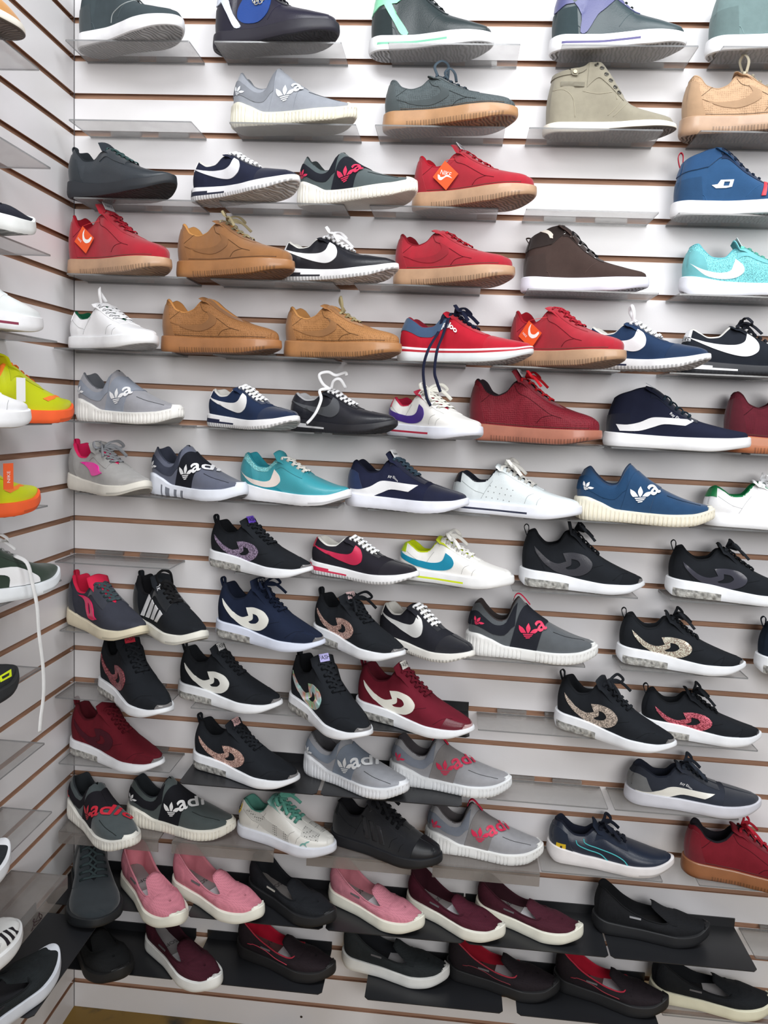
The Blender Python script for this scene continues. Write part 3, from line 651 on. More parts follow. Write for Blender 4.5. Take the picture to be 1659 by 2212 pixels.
# heel centre of each shoe in the room: groove, x, y, turn from the wall, length, height
PLACE = {
 'A1': (1, 0.0669, -0.0427, 0.4025, 0.2645, 0.15),
 'A2': (1, 0.3572, -0.0503, 0.2632, 0.2705, 0.15),
 'A3': (1, 0.6758, -0.0389, 0.1331, 0.2478, 0.15),
 'A4': (1, 1.0354, -0.05, 0.1, 0.2562, 0.15),
 'A5': (1, 1.337, -0.052, 0.16, 0.264, 0.15),
 'B2': (3, 0.3971, -0.0488, 0.1432, 0.2626, 0.1209),
 'B3': (3, 0.7117, -0.0504, 0.2713, 0.2712, 0.096),
 'B4': (3, 1.0341, -0.048, 0.1, 0.252, 0.146),
 'B5': (3, 1.2993, -0.052, 0.16, 0.264, 0.112),
 'C1': (5, 0.0537, -0.0603, 0.3393, 0.2651, 0.1075),
 'C2': (5, 0.3211, -0.0688, 0.4852, 0.2679, 0.0959),
 'C3': (5, 0.5413, -0.0563, 0.3766, 0.2625, 0.1066),
 'C4': (5, 0.778, -0.0469, 0.4607, 0.2614, 0.1071),
 'C6': (5, 1.2966, -0.052, 0.16, 0.264, 0.133),
 'D1': (7, 0.0464, -0.0443, 0.3948, 0.2652, 0.1264),
 'D2': (7, 0.2928, -0.0658, 0.36, 0.2743, 0.1089),
 'D3': (7, 0.5102, -0.0593, 0.3749, 0.2647, 0.0954),
 'D4': (7, 0.7467, -0.0502, 0.4974, 0.2643, 0.1046),
 'D5': (7, 1.01, -0.0425, 0.167, 0.2485, 0.1337),
 'D6': (7, 1.326, -0.052, 0.16, 0.264, 0.105),
 'E1': (9, 0.0471, -0.0443, 0.5156, 0.2548, 0.0907),
 'E2': (9, 0.257, -0.052, 0.2391, 0.2725, 0.1096),
 'E3': (9, 0.5227, -0.0532, 0.4223, 0.2691, 0.1028),
 'E4': (9, 0.7641, -0.0659, 0.3715, 0.2825, 0.1017),
 'E5': (9, 0.9919, -0.0502, 0.7186, 0.2599, 0.1125),
 'E6': (9, 1.1412, -0.0556, 0.5712, 0.2534, 0.1004),
 'E7': (9, 1.3344, -0.052, 0.16, 0.264, 0.103),
 'F1': (11, 0.0715, -0.0558, 0.3025, 0.2633, 0.1129),
 'F2': (11, 0.3582, -0.0538, 0.6055, 0.2577, 0.0928),
 'F3': (11, 0.5363, -0.0535, 0.4606, 0.2584, 0.0923),
 'F4': (11, 0.7461, -0.0529, 0.7936, 0.254, 0.1002),
 'F5': (11, 0.9164, -0.0559, 0.3337, 0.2737, 0.1305),
 'F6': (11, 1.1988, -0.0549, 0.3096, 0.2767, 0.124),
 'F7': (11, 1.4365, -0.052, 0.16, 0.264, 0.12),
 'G1': (13, 0.0449, -0.0448, 0.5621, 0.2547, 0.105),
 'G2': (13, 0.2318, -0.0438, 0.4319, 0.254, 0.1133),
 'G3': (13, 0.4324, -0.0506, 0.31, 0.2596, 0.1037),
 'G4': (13, 0.667, -0.062, 0.3, 0.2665, 0.112),
 'G5': (13, 0.8895, -0.0474, 0.25, 0.2715, 0.106),
 'G6': (13, 1.1473, -0.0615, 0.2, 0.2722, 0.1211),
 'G7': (13, 1.4078, -0.052, 0.16, 0.264, 0.1),
 'H2': (15, 0.3683, -0.0467, 0.388, 0.2554, 0.105),
 'H3': (15, 0.5924, -0.0504, 0.42, 0.2569, 0.0922),
 'H4': (15, 0.7837, -0.0443, 0.2886, 0.2514, 0.0996),
 'H5': (15, 1.0458, -0.0423, 0.09, 0.2555, 0.1271),
 'H6': (15, 1.3501, -0.052, 0.16, 0.264, 0.108),
 'I1': (17, 0.0412, -0.0412, 0.6, 0.2606, 0.1156),
 'I2': (17, 0.1906, -0.0409, 0.6678, 0.2477, 0.1255),
 'I3': (17, 0.3903, -0.0571, 0.3543, 0.2643, 0.138),
 'I4': (17, 0.6029, -0.0462, 0.6639, 0.2515, 0.1088),
 'I5': (17, 0.7457, -0.0395, 0.6293, 0.2456, 0.1076),
 'I6': (17, 0.9397, -0.048, 0.1, 0.275, 0.1304),
 'I7': (17, 1.2617, -0.0477, 0.1617, 0.2543, 0.1092),
 'I8': (17, 1.5472, -0.052, 0.16, 0.264, 0.11),
 'J1': (19, 0.1185, -0.0505, 0.6874, 0.2576, 0.1338),
 'J2': (19, 0.3017, -0.0398, 0.2731, 0.2531, 0.1211),
 'J3': (19, 0.5582, -0.0662, 0.822, 0.2639, 0.1449),
 'J4': (19, 0.7082, -0.0682, 0.4164, 0.2722, 0.1207),
 'J6': (19, 1.14, -0.054, 0.5144, 0.2543, 0.1179),
 'J7': (19, 1.3203, -0.0488, 0.09, 0.2453, 0.0982),
 'K1': (21, 0.048, -0.0397, 0.3227, 0.2506, 0.1238),
 'K2': (21, 0.3438, -0.0572, 0.3294, 0.2642, 0.1121),
 'K3': (21, 0.5938, -0.0448, 0.45, 0.2598, 0.1017),
 'K4': (21, 0.7881, -0.0478, 0.1166, 0.2658, 0.1109),
 'K6': (21, 1.303, -0.048, 0.1, 0.275, 0.0938),
 'L1': (23, 0.0448, -0.0486, 0.6681, 0.2562, 0.107),
 'L2': (23, 0.1876, -0.0453, 0.1522, 0.2608, 0.119),
 'L3': (23, 0.448, -0.0558, 0.33, 0.24317899999999998, 0.1063),
 'L4': (23, 0.6616, -0.0524, 0.3439, 0.2623, 0.1233),
 'L5': (23, 0.875, -0.0417, 0.09, 0.258, 0.1146),
 'L6': (23, 1.1464, -0.0408, 0.12, 0.2658, 0.0929),
 'L7': (23, 1.4364, -0.052, 0.16, 0.264, 0.112),
 'M2': (25, 0.1748, -0.0546, 0.7815, 0.2581, 0.075),
 'M3': (25, 0.2981, -0.0539, 0.4843, 0.2589, 0.0811),
 'M4': (25, 0.4733, -0.0402, 0.5501, 0.2449, 0.0693),
 'M5': (25, 0.6606, -0.0399, 0.4983, 0.2442, 0.0722),
 'M6': (25, 0.8399, -0.0399, 0.5333, 0.2406, 0.0665),
 'M7': (25, 0.9973, -0.0401, 0.3952, 0.2387, 0.0645),
 'M8': (25, 1.256, -0.0481, 0.09, 0.2446, 0.0672),
 'N2': (27, 0.2346, -0.0539, 0.652, 0.2571, 0.0679),
 'N3': (27, 0.4511, -0.0395, 0.3233, 0.248, 0.0716),
 'N4': (27, 0.6984, -0.039, 0.1874, 0.2477, 0.0788),
 'N5': (27, 0.9399, -0.042, 0.22, 0.2504, 0.0745),
 'N6': (27, 1.1818, -0.0464, 0.2919, 0.2427, 0.0718),
 'N7': (27, 1.3949, -0.0439, 0.12, 0.2573, 0.071),
 'M1': (25, 0.062, -0.048, 1.08, 0.25, 0.12),
 'N1': (27, 0.045, -0.052, 0.73, 0.245, 0.07),
}
# ------------------------------------------------------------------ shoe kinds
WH = (236, 236, 238); OFF = (228, 224, 208); BK = (27, 30, 35); NV = (26, 34, 58); GUM = (182, 146, 116); RED = (162, 34, 48); MAR = (104, 20, 34); WHEAT = (142, 98, 60)
G1c = (150, 152, 158); PINK = (214, 44, 92)
def base(sh, root, up, upk, solec, solek, lin, o):
    upper(sh, mat(up, upk), root)
    lining(sh, mat(lin, 'cloth'), root)
    ins = o.get('insole')
    if ins: insole(sh, mat(ins[0], 'plain', .7), root, mat(ins[1], 'plain', .7) if len(ins) > 1 else None, o.get('split', .5))
    else: insole(sh, mat([c*.8 for c in lin], 'cloth'), root)
def k_court(sh, root, o):
    up = o['up']; uk = o.get('kind', 'suede'); sc = o.get('sole', GUM); dk = [c*.55 for c in up]
    base(sh, root, up, uk, sc, 'gum', o.get('lin', up), o)
    sole(sh, root, [mat(sc, 'gum'), mat([c*.8 for c in sc], 'gum'), mat([c*.85 for c in sc], 'tread')], fn=lambda u, h: 1 if (h < .34 and int(u*95) % 2 and .22 < u < .93) else 0, NC=200)
    tongue(sh, mat(up, uk), root, top=(.335, 1.2) if o.get('nlab') else (.345, 1.06))
    lc = mat(o.get('lace') or up, 'cloth')
    if o.get('lace') != 0: laces(sh, lc, root, 5, o.get('ls', 'plain'), skip=o.get('skip', 0))
    holes(sh, root, 6, .84)
    if o.get('nlab'): label_piece(sh, root, mat((200, 200, 204), 'plain'), 'NIKE', (70, 70, 80))
    st = mat(dk, 'cloth')
    sw = smooth_loop([(.13, .58), (.22, .52), (.32, .50), (.42, .54), (.50, .64), (.46, .74), (.40, .80), (.52, .70), (.54, .58), (.48, .46), (.38, .40), (.26, .44)], (0, 7), 3)
    ln = [[(x, z) for x, z in sw]+[sw[0]]]
    lines = [[(.03, .62), (.10, .60), (.16, .70), (.20, .80)], [(.36, .92), (.40, .80), (.48, .72), (.60, .55), (.66, .47), (.74, .42)], [(.56, .33), (.60, .42), (.68, .46)]]
    seam(sh, 'stitching', st, root, lines, .0005)
    patch(sh, 'eyestay', mat([c*.97 for c in up], 'suede' if uk != 'perf' else 'leather'), root, lambda t: U2S(.40+0*t), lambda t: U2S(.72-.06*(t-.7)), lambda s_: .74+0*s_, lambda s_: .965+0*s_, .0010, 26, 6)
    patch(sh, 'heel_counter', mat([c*.96 for c in up], 'suede' if uk != 'perf' else 'leather'), root, 0.0, lambda t: U2S(.16-.10*t), .0, .86, .0009, 16, 10)
    if o.get('ghost', 1): decal(sh, 'side_logo', mat([c*.93 for c in up], 'suede'), root, [[(x*sh.L, z*sh.H) for x, z in smooth_loop([(.13, .57), (.22, .52), (.32, .52), (.42, .56), (.47, .66), (.44, .78), (.53, .66), (.53, .54), (.46, .45), (.37, .41), (.26, .45)], (0, 6), 3)]], .0011)
    seam(sh, 'sole_stitching', mat([c*.5 for c in sc], 'plain'), root, [[(x, (sh.zt(x)+.0035)/sh.H) for x in np.linspace(.06, .93, 16)]], .0005)
    if o.get('tag'): hang_tag(sh, root, o['tag'])
def hang_tag(sh, root, mode=1):
    c = np.array([.33*sh.L if mode != 2 else .26*sh.L, -.062, .56*sh.H]); s_ = .019; a = math.radians(48 if mode != 2 else 52)
    ux = np.array([math.cos(a), 0, math.sin(a)]); uy = np.array([-math.sin(a), 0, math.cos(a)])
    P = sh.put(np.array([.35*sh.L]), np.array([.60*sh.H]), 0)[0]; c[1] = P[1]-.006
    def at(x, y, d=0): return tuple(c+ux*x*s_+uy*y*s_*1.1+np.array([0, -d, 0]))
    V = [at(-1, -1), at(1, -1), at(1, 1), at(-1, 1)]+[at(-1, -1, .0008), at(1, -1, .0008), at(1, 1, .0008), at(-1, 1, .0008)]
    F = [(0, 1, 2, 3), (7, 6, 5, 4), (0, 4, 5, 1), (1, 5, 6, 2), (2, 6, 7, 3), (3, 7, 4, 0)]
    t = make_obj('hang_tag', V, F, mat((238, 88, 36), 'plain'), root, smooth=False)
    def scr(x, y, d=0): return tuple(c+np.array([x*s_*1.25, -d, y*s_*1.25]))
    if mode == 1: sw = smooth_loop([(-.72, .16), (-.66, -.22), (-.36, -.34), (.10, -.12), (.66, -.30), (.20, .02), (-.20, -.10), (-.46, -.08), (-.52, .06)], (0, 4), 4)
    else: sw = smooth_loop([(.10, .92), (.0, .45), (.14, .08), (.50, .0), (.86, .22), (.96, .06), (.66, -.24), (.22, -.30), (-.14, .0), (-.16, .55)], (0, 5), 4)
    V = [scr(x, y, .0012) for x, y in sw]; make_obj('tag_logo', V, [tuple(range(len(V)))], mat((245, 242, 240), 'plain'), t, smooth=False)
    tv, tf = text_mesh('NIKE'); k = .50 if mode == 1 else .26; dx, dy, ro = (.04, .14, -.35) if mode == 1 else (-.52, .0, -.7)
    make_obj('tag_lettering', [scr(dx+x*k*math.cos(ro)-y*k*math.sin(ro), dy+x*k*math.sin(ro)+y*k*math.cos(ro), .0018) for x, y, _ in tv], tf, mat((245, 242, 240), 'plain'), t, smooth=False)
    top = np.array(at(1, 1)); e = sh.put(np.array([.385*sh.L]), np.array([.86*sh.H]), .001)[0]; e = np.array(e)
    V, F = tube_mesh([[tuple(p) for p in catmull([top, top*.5+e*.5+np.array([0, -.003, 0]), e], 4)]], .0005, 5); make_obj('tag_string', V, F, mat((220, 60, 60)), t)
def label_piece(sh, root, m, txt, tc, size=.5, w=.013, h=.019, du=0.):
    """label sewn on the tongue top, readable from the front"""
    i = len(sh.tX)-4; X, Z = sh.tX, sh.tZ; nx, nz = sh.tnx[i], sh.tnz[i]; tx, tz = -nz, nx   # direction up along the tongue
    if tz < 0: tx, tz = -tx, -tz
    c = np.array([X[i], 0, Z[i]])+np.array([nx, 0, nz])*.0022; U = np.array([0, 1, 0]); T = np.array([tx, 0, tz]); Nn = np.array([nx, 0, nz]); c = c+T*du
    P = lambda a, b, d=0: tuple(c+U*a+T*b+Nn*d)
    pts = [(-w, -h*.5), (w, -h*.5), (w, h*.5), (-w, h*.5)]; V = [P(a, b) for a, b in pts]+[P(a, b, .0012) for a, b in pts]
    F = [(3, 2, 1, 0), (4, 5, 6, 7), (0, 1, 5, 4), (1, 2, 6, 5), (2, 3, 7, 6), (3, 0, 4, 7)]
    q = make_obj('tongue_label', V, F, m, root, smooth=False); tv, tf = text_mesh(txt); k = size*h
    make_obj('label_lettering', [P(x*k, y*k, .0016) for x, y, _ in tv], tf, mat(tc, 'plain'), q, smooth=False)
def k_cortez(sh, root, o):
    up = o['up']; wedge = o.get('wedge', up); base(sh, root, up, o.get('kind', 'cloth'), 0, 0, o.get('lin', (214, 212, 206)), o)
    sc = o.get('sole', WH)
    def fn(u, h):
        if h < .30: return 0 if int(u*70) % 2 else 2
        top = .78-.55*max(0, (u-.05)/.6)
        return 1 if (u < .60 and .36 < h < top) else 0
    sole(sh, root, [mat(sc, 'rubber'), mat(wedge, 'foam'), mat([c*.78 for c in sc], 'rubber'), mat([c*.9 for c in sc], 'tread')], fn=fn, wave=.0012, NC=200)
    tongue(sh, mat(up if o.get('kind') != 'leather' else [c*.9 for c in up], 'cloth'), root)
    laces(sh, mat(o.get('lace', WH), 'cloth'), root, 6, o.get('ls', 'plain'), .0066, bars=True)
    decal(sh, 'side_logo', mat(o['sw'], 'leather'), root, [logo(sh, *SWOOSH)], .0012, both=True)
    patch(sh, 'toe_panel', mat([c*.92 for c in up], 'suede' if o.get('kind') != 'leather' else 'leather'), root, lambda t: U2S(.72+.10*t), .985, .02, .97, .0009, 14, 14)
    patch(sh, 'eyestay', mat([c*.95 for c in up], 'suede' if o.get('kind') != 'leather' else 'leather'), root, lambda t: U2S(.385+0*t), lambda t: U2S(.70+0*t), .80, .975, .0009, 24, 5)
    patch(sh, 'heel_tab', mat(o.get('tab', sc), 'leather'), root, 0., lambda t: U2S(.06-.02*t), .62, .985, .001, 12, 6)
    if o.get('heeltext'): text_decal(sh, 'heel_lettering', o['heeltext'], mat(BK), root, .035*sh.L, .66*sh.H, .016, -.2)
def k_dmax(sh, root, o):
    up = o.get('up', BK); base(sh, root, up, 'cloth', 0, 0, o.get('lin', [c*.8 for c in up]), o)
    air = o.get('air', (206, 205, 200))
    def fn(u, h): return 1 if (.05 < u < .42 and .12 < h < .62-.35*abs(u-.2)) or (u > .90 and h > .3) else 0
    def fn2(u, h): return 1 if (.05 < u < .40 and .10 < h < .60) else 0
    sole(sh, root, [mat(o.get('sole', (232, 234, 238)), 'foam'), mat(air, 'air'), mat((190, 190, 188), 'rubber')], fn=fn2, wave=.003)
    # clear toe bumper
    patch(sh, 'toe_bumper', mat((118, 116, 116) if not o.get('tip') else o['tip'], 'gloss'), root, lambda t: U2S(.950+.02*t), 1.0, .0, lambda s_: .40+0*s_, .0016, 12, 8)
    # air pods under the heel
    for g in (-1, 1):
        V = []; F = []
        for q in range(5):
            u = .09+q*.065; x, y = sh.out(np.array([u]), -.001); c = Vector((x[0], g*y[0], sh.zb(u)+.010)); b_ = len(V)
            for i in range(7):
                a = PI*i/6-PI/2
                for j in range(8): bt = 2*PI*j/8; V.append(tuple(c+Vector((math.cos(a)*math.cos(bt)*.0072, g*(math.cos(a)*math.sin(bt)*.0025+.0002), math.sin(a)*.0070))))
            F += [(b_+i*8+j, b_+i*8+(j+1) % 8, b_+(i+1)*8+(j+1) % 8, b_+(i+1)*8+j) for i in range(6) for j in range(8)]
        make_obj('air_cushion', V, F, mat((200, 198, 192), 'air'), root)
    tongue(sh, mat(up, 'cloth'), root, top=o.get('ttop', (.36, 1.08)), hw1=.029)
    laces(sh, mat(o.get('lace', up), 'cloth'), root, 6, o.get('ls', 'bow'), .006)
    heel_loop(sh, mat(up, 'cloth'), root, o.get('loop', .014))
    lc, lk = o['logo']
    decal(sh, 'side_logo', mat(lc, lk), root, [logo(sh, *SWIRL), logo(sh, *SWHOLE)], .0016, both=False)
    patch(sh, 'toe_overlay', mat([c*.9 for c in up], 'leather' if o.get('shiny') else 'cloth'), root, lambda t: U2S(.80+.06*np.sin(t*PI*.5)), .995, .0, .55, .0007, 14, 8)
    seam(sh, 'stitching', mat([c*.7+8 for c in up], 'cloth'), root, [[(.20, .30), (.16, .45), (.10, .62)], [(.50, .30), (.58, .42), (.66, .47)], [(.74, .24), (.80, .34), (.86, .35)]], .0005)
    if o.get('lab'): label_piece(sh, root, mat(o['lab'], 'plain'), o.get('labt', 'FASH'), o.get('labc', BK), .75, .012, .017)
def k_tub(sh, root, o):
    up = o['up']; band = o.get('band', up); sc = o.get('sole', (232, 230, 222)); tc = mat(o['txt'], 'print'); dk = [c*.5 for c in up]
    base(sh, root, up, o.get('kind', 'suede'), 0, 0, o.get('lin', dk), o)
    if o.get('eqt'):
        def fn(u, h): return 1 if (h < .62 and .20 < u < .46 and (u*100) % 8.6 < 4.4) else 0
        sole(sh, root, [mat((226, 230, 240), 'foam'), mat((120, 124, 134)), mat((150, 152, 158), 'tread')], fn=fn, wave=.001)
    else: sole(sh, root, [mat(sc, 'rubber'), mat([c*.8 for c in sc], 'rubber')], ribs=(.0085, .0022), wave=0)
    patch(sh, 'toe_bumper', mat(sc if not o.get('eqt') else (226, 230, 240), 'rubber'), root, lambda t: U2S(.962+.01*t), 1.0, .0, lambda s_: .50+0*s_, .0022, 12, 8)
    patch(sh, 'instep_band', mat(band, 'suede' if band == up else 'cloth'), root, lambda t: U2S(.335+.125*t), lambda t: U2S(.545+.10*t), .0, .998, .0016, 18, 16)
    patch(sh, 'side_band', mat(o.get('band2', [c*.88 for c in band] if band == up else band), 'cloth'), root, 0., lambda t: U2S(.36+.02*t), .30, .74, .0011, 24, 6)
    if o.get('heel'): pass
    rot = math.radians(34)
    trefoil(sh, 'leaf_logo', tc, root, .475*sh.L, .46*sh.H, .022, math.radians(24), .0030)
    text_decal(sh, 'band_lettering', o.get('word', 'adi'), tc, root, .525*sh.L, .575*sh.H, .049, math.radians(58), .0034, bold=.035, left=True)
    trefoil(sh, 'heel_logo', tc, root, .085*sh.L, .56*sh.H, .0125, -.15, .0022)
    seam(sh, 'stitching', mat(dk, 'cloth'), root, [[(.66, .50), (.74, .445), (.82, .405), (.90, .37)]], .0007)
    sp = np.linspace(0, float(U2S((sh.S['uv']-.01-.05)/(.885))), 30)
    if o.get('pull'):
        P0 = sh.pos(U2S(.36), 1.)
        P = sh.pos(np.array([float(U2S((.375-.05)/.885))]), np.array([.99]))[0]; zt = float(sh.pos(U2S((.41-.05)/.885), 1.)[2])
        pts = [(.345*sh.L, 0, zt-.004), (.36*sh.L, 0, zt+.008), (.385*sh.L, 0, zt+.012), (.42*sh.L, 0, zt+.006), (.475*sh.L, 0, zt-.010)]
        cp = catmull(pts, 4); V, F = tube_mesh([[(tuple(p), (.3, 0, 1)) for p in cp]], 0, 6, flat=(.011, .002)); make_obj('pull_tab', V, F, mat(o['pull'], 'cloth'), root)
def k_tennis(sh, root, o):
    up = o['up']; sc = o.get('sole', WH); base(sh, root, up, o.get('kind', 'leather'), 0, 0, o.get('lin', WH), o)
    ln = o.get('line')
    sole(sh, root, [mat(sc, 'rubber'), mat(ln or sc, 'plain'), mat([c*.85 for c in sc], 'tread')], fn=(lambda u, h: 1 if .36 < h < .52 and .04 < u < .62 else 0) if ln else None)
    tongue(sh, mat(o.get('tongue', up), o.get('kind', 'leather')), root)
    laces(sh, mat(o.get('lace', up), 'cloth'), root, o.get('n', 6), o.get('ls', 'bow'), .0072, eye=mat(o['eye'], 'metal') if o.get('eye') else None, te=.78)
    patch(sh, 'eyestay', mat([min(255, c*1.0) for c in up], o.get('kind', 'leather')), root, lambda t: U2S(.375+0*t), lambda t: U2S(.74-.0*t), lambda s_: .66+0*s_, .97, .0011, 26, 6)
    patch(sh, 'heel_tab', mat(o.get('tab', up), 'leather'), root, 0., lambda t: U2S(.10-.05*t), .66, .985, .0011, 14, 6)
    dk = mat([c*.68 for c in up], 'cloth'); seam(sh, 'stitching', dk, root, [[(.10, .62), (.20, .46), (.28, .40)], [(.60, .28), (.62, .42), (.66, .48)], [(.69, .27), (.70, .36), (.72, .41)], [(.26, .30), (.30, .50), (.34, .66)]], .00035)
    if o.get('sw'):
        lp = [(.00, .62), (.08, .54), (.18, .47), (.29, .43), (.37, .45), (.415, .52), (.435, .67), (.49, .59), (.515, .48), (.495, .37), (.43, .30), (.32, .28), (.19, .33), (.09, .42), (.0, .51)]
        decal(sh, 'side_logo', mat(o['sw'], 'leather'), root, [[((x+.012)*sh.L, z*sh.H) for x, z in smooth_loop(lp, (0, 6, 14))]], .0012)
    if o.get('perf'):
        V = []; F = []
        for i in range(5):
            for j in range(3):
                x, z = (.30+.045*i+.012*j)*sh.L, (.34+.11*j-.012*i)*sh.H; P = sh.put(np.array([x]), np.array([z]), .0004)[0]; b_ = len(V); V += [(P[0]+.0011*math.cos(q*PI/3), P[1], P[2]+.0011*math.sin(q*PI/3)) for q in range(6)]; F.append(tuple(range(b_, b_+6)))
        make_obj('air_holes', V, F, mat((120, 122, 124)), root)
    if o.get('puma'):
        dd = mat([c*.9 for c in up], 'perf')
        decal(sh, 'perforated_panel', dd, root, [[(x*sh.L, z*sh.H) for x, z in smooth_loop([(.12, .58), (.24, .44), (.36, .30), (.50, .24), (.62, .24), (.60, .38), (.50, .46), (.38, .52), (.26, .62), (.16, .66)], (0, 4), 3)]], .0006)
        patch(sh, 'perforated_toe', dd, root, lambda t: U2S(.74+0*t), lambda t: U2S(.90+0*t), .45, .93, .0006, 12, 10)
        cat = smooth_loop([(0, 0), (.25, .25), (.5, .3), (.8, .55), (1.1, .62), (1.0, .45), (.75, .3), (.7, .05), (.85, -.3), (.6, -.05), (.35, .05), (.15, -.15), (-.1, -.35)], (0, 4, 8, 12), 3)
        decal(sh, 'leaping_cat_logo', mat((110, 160, 152), 'plain'), root, [[(.74*sh.L+x*.017, .28*sh.H+z*.014) for x, z in cat]], .001)
        shield(sh, root, .045*sh.L, .62*sh.H, .011)
    if o.get('shell'): patch(sh, 'toe_cap', mat([c*.92 for c in up], 'rubber'), root, lambda t: U2S(.80+.05*t), .995, .0, .97, .0016, 16, 14)
    if o.get('shell'):
        for q in range(3):
            x0 = .30+.075*q; decal(sh, 'side_stripe', mat([c*1.12+4 for c in up], 'leather'), root, [[(x*sh.L, z*sh.H) for x, z in ((x0+.06, .30), (x0+.105, .30), (x0+.055, .66-.03*q), (x0+.01, .66-.03*q))]], .0009)
def shield(sh, root, cx, cz, s_):
    lp = smooth_loop([(-.8, 1), (.8, 1), (.85, .2), (.5, -.5), (0, -1.1), (-.5, -.5), (-.85, .2)], (0, 1, 4), 3)
    decal(sh, 'shield_badge', mat((226, 190, 40), 'plain', .35), root, [[(cx+x*s_, cz+z*s_*1.15) for x, z in lp]], .0014)
    h = smooth_loop([(-.1, .7), (.25, .6), (.15, .3), (.4, .1), (.15, -.1), (.3, -.5), (.0, -.3), (-.25, -.6), (-.15, -.1), (-.35, .2), (-.1, .3)], (), 2)
    decal(sh, 'badge_emblem', mat(BK), root, [[(cx+x*s_, cz+z*s_) for x, z in h]], .0021)
def k_skate(sh, root, o):
    up = o['up']; base(sh, root, up, 'cloth', 0, 0, o.get('lin', [c*.7 for c in up]), o); sc = o.get('sole', WH); ln = o.get('line')
    sole(sh, root, [mat(sc, 'rubber'), mat(ln or sc), mat([c*.8 for c in sc], 'tread')], fn=(lambda u, h: 1 if .68 < h < .84 else 0) if ln else None, wave=.0015 if o.get('jagged') else 0)
    tongue(sh, mat(o.get('tongue', up), 'cloth'), root, top=o.get('ttop'))
    laces(sh, mat(o.get('lace', [c*1.5+20 for c in up]), 'cloth'), root, 6, o.get('ls', 'plain'), .007)
    patch(sh, 'eyestay', mat(o.get('stay', [c*.93 for c in up]), 'suede'), root, lambda t: U2S(.38+0*t), lambda t: U2S(.70+0*t), .70, .97, .001, 24, 6)
    patch(sh, 'toe_panel', mat(o.get('stay', [c*.93 for c in up]), 'suede'), root, lambda t: U2S(.70+.06*t), .99, .0, .97, .0007, 16, 12)
    if o.get('heelp'): patch(sh, 'heel_counter', mat(o['heelp'], 'suede'), root, 0., lambda t: U2S(.20-.13*t), .0, .72, .001, 16, 10)
    if o.get('jazz'): decal(sh, 'side_stripe', mat(o['jazz'], 'leather'), root, [logo(sh, *JAZZ)], .0012, both=True); text_decal(sh, 'side_lettering', 'Ray Elon', mat(WH), root, .43*sh.L, .62*sh.H, .0075, -.35, .0016)
    if o.get('lab'): label_piece(sh, root, mat(o['lab'], 'plain'), o.get('labt', 'Raloo'), BK, .42, .014, .020)
    if o.get('two'):
        patch(sh, 'collar_panel', mat(o['two'], 'suede'), root, lambda t: U2S(.01+0*t), lambda t: U2S(.42-.02*t), lambda s_: .52+.06*np.sin(s_*9), .985, .0011, 30, 10)
        text_decal(sh, 'side_lettering', 'Raloo', mat(WH), root, .43*sh.L, .70*sh.H, .016, -.3, .003, bold=.05)
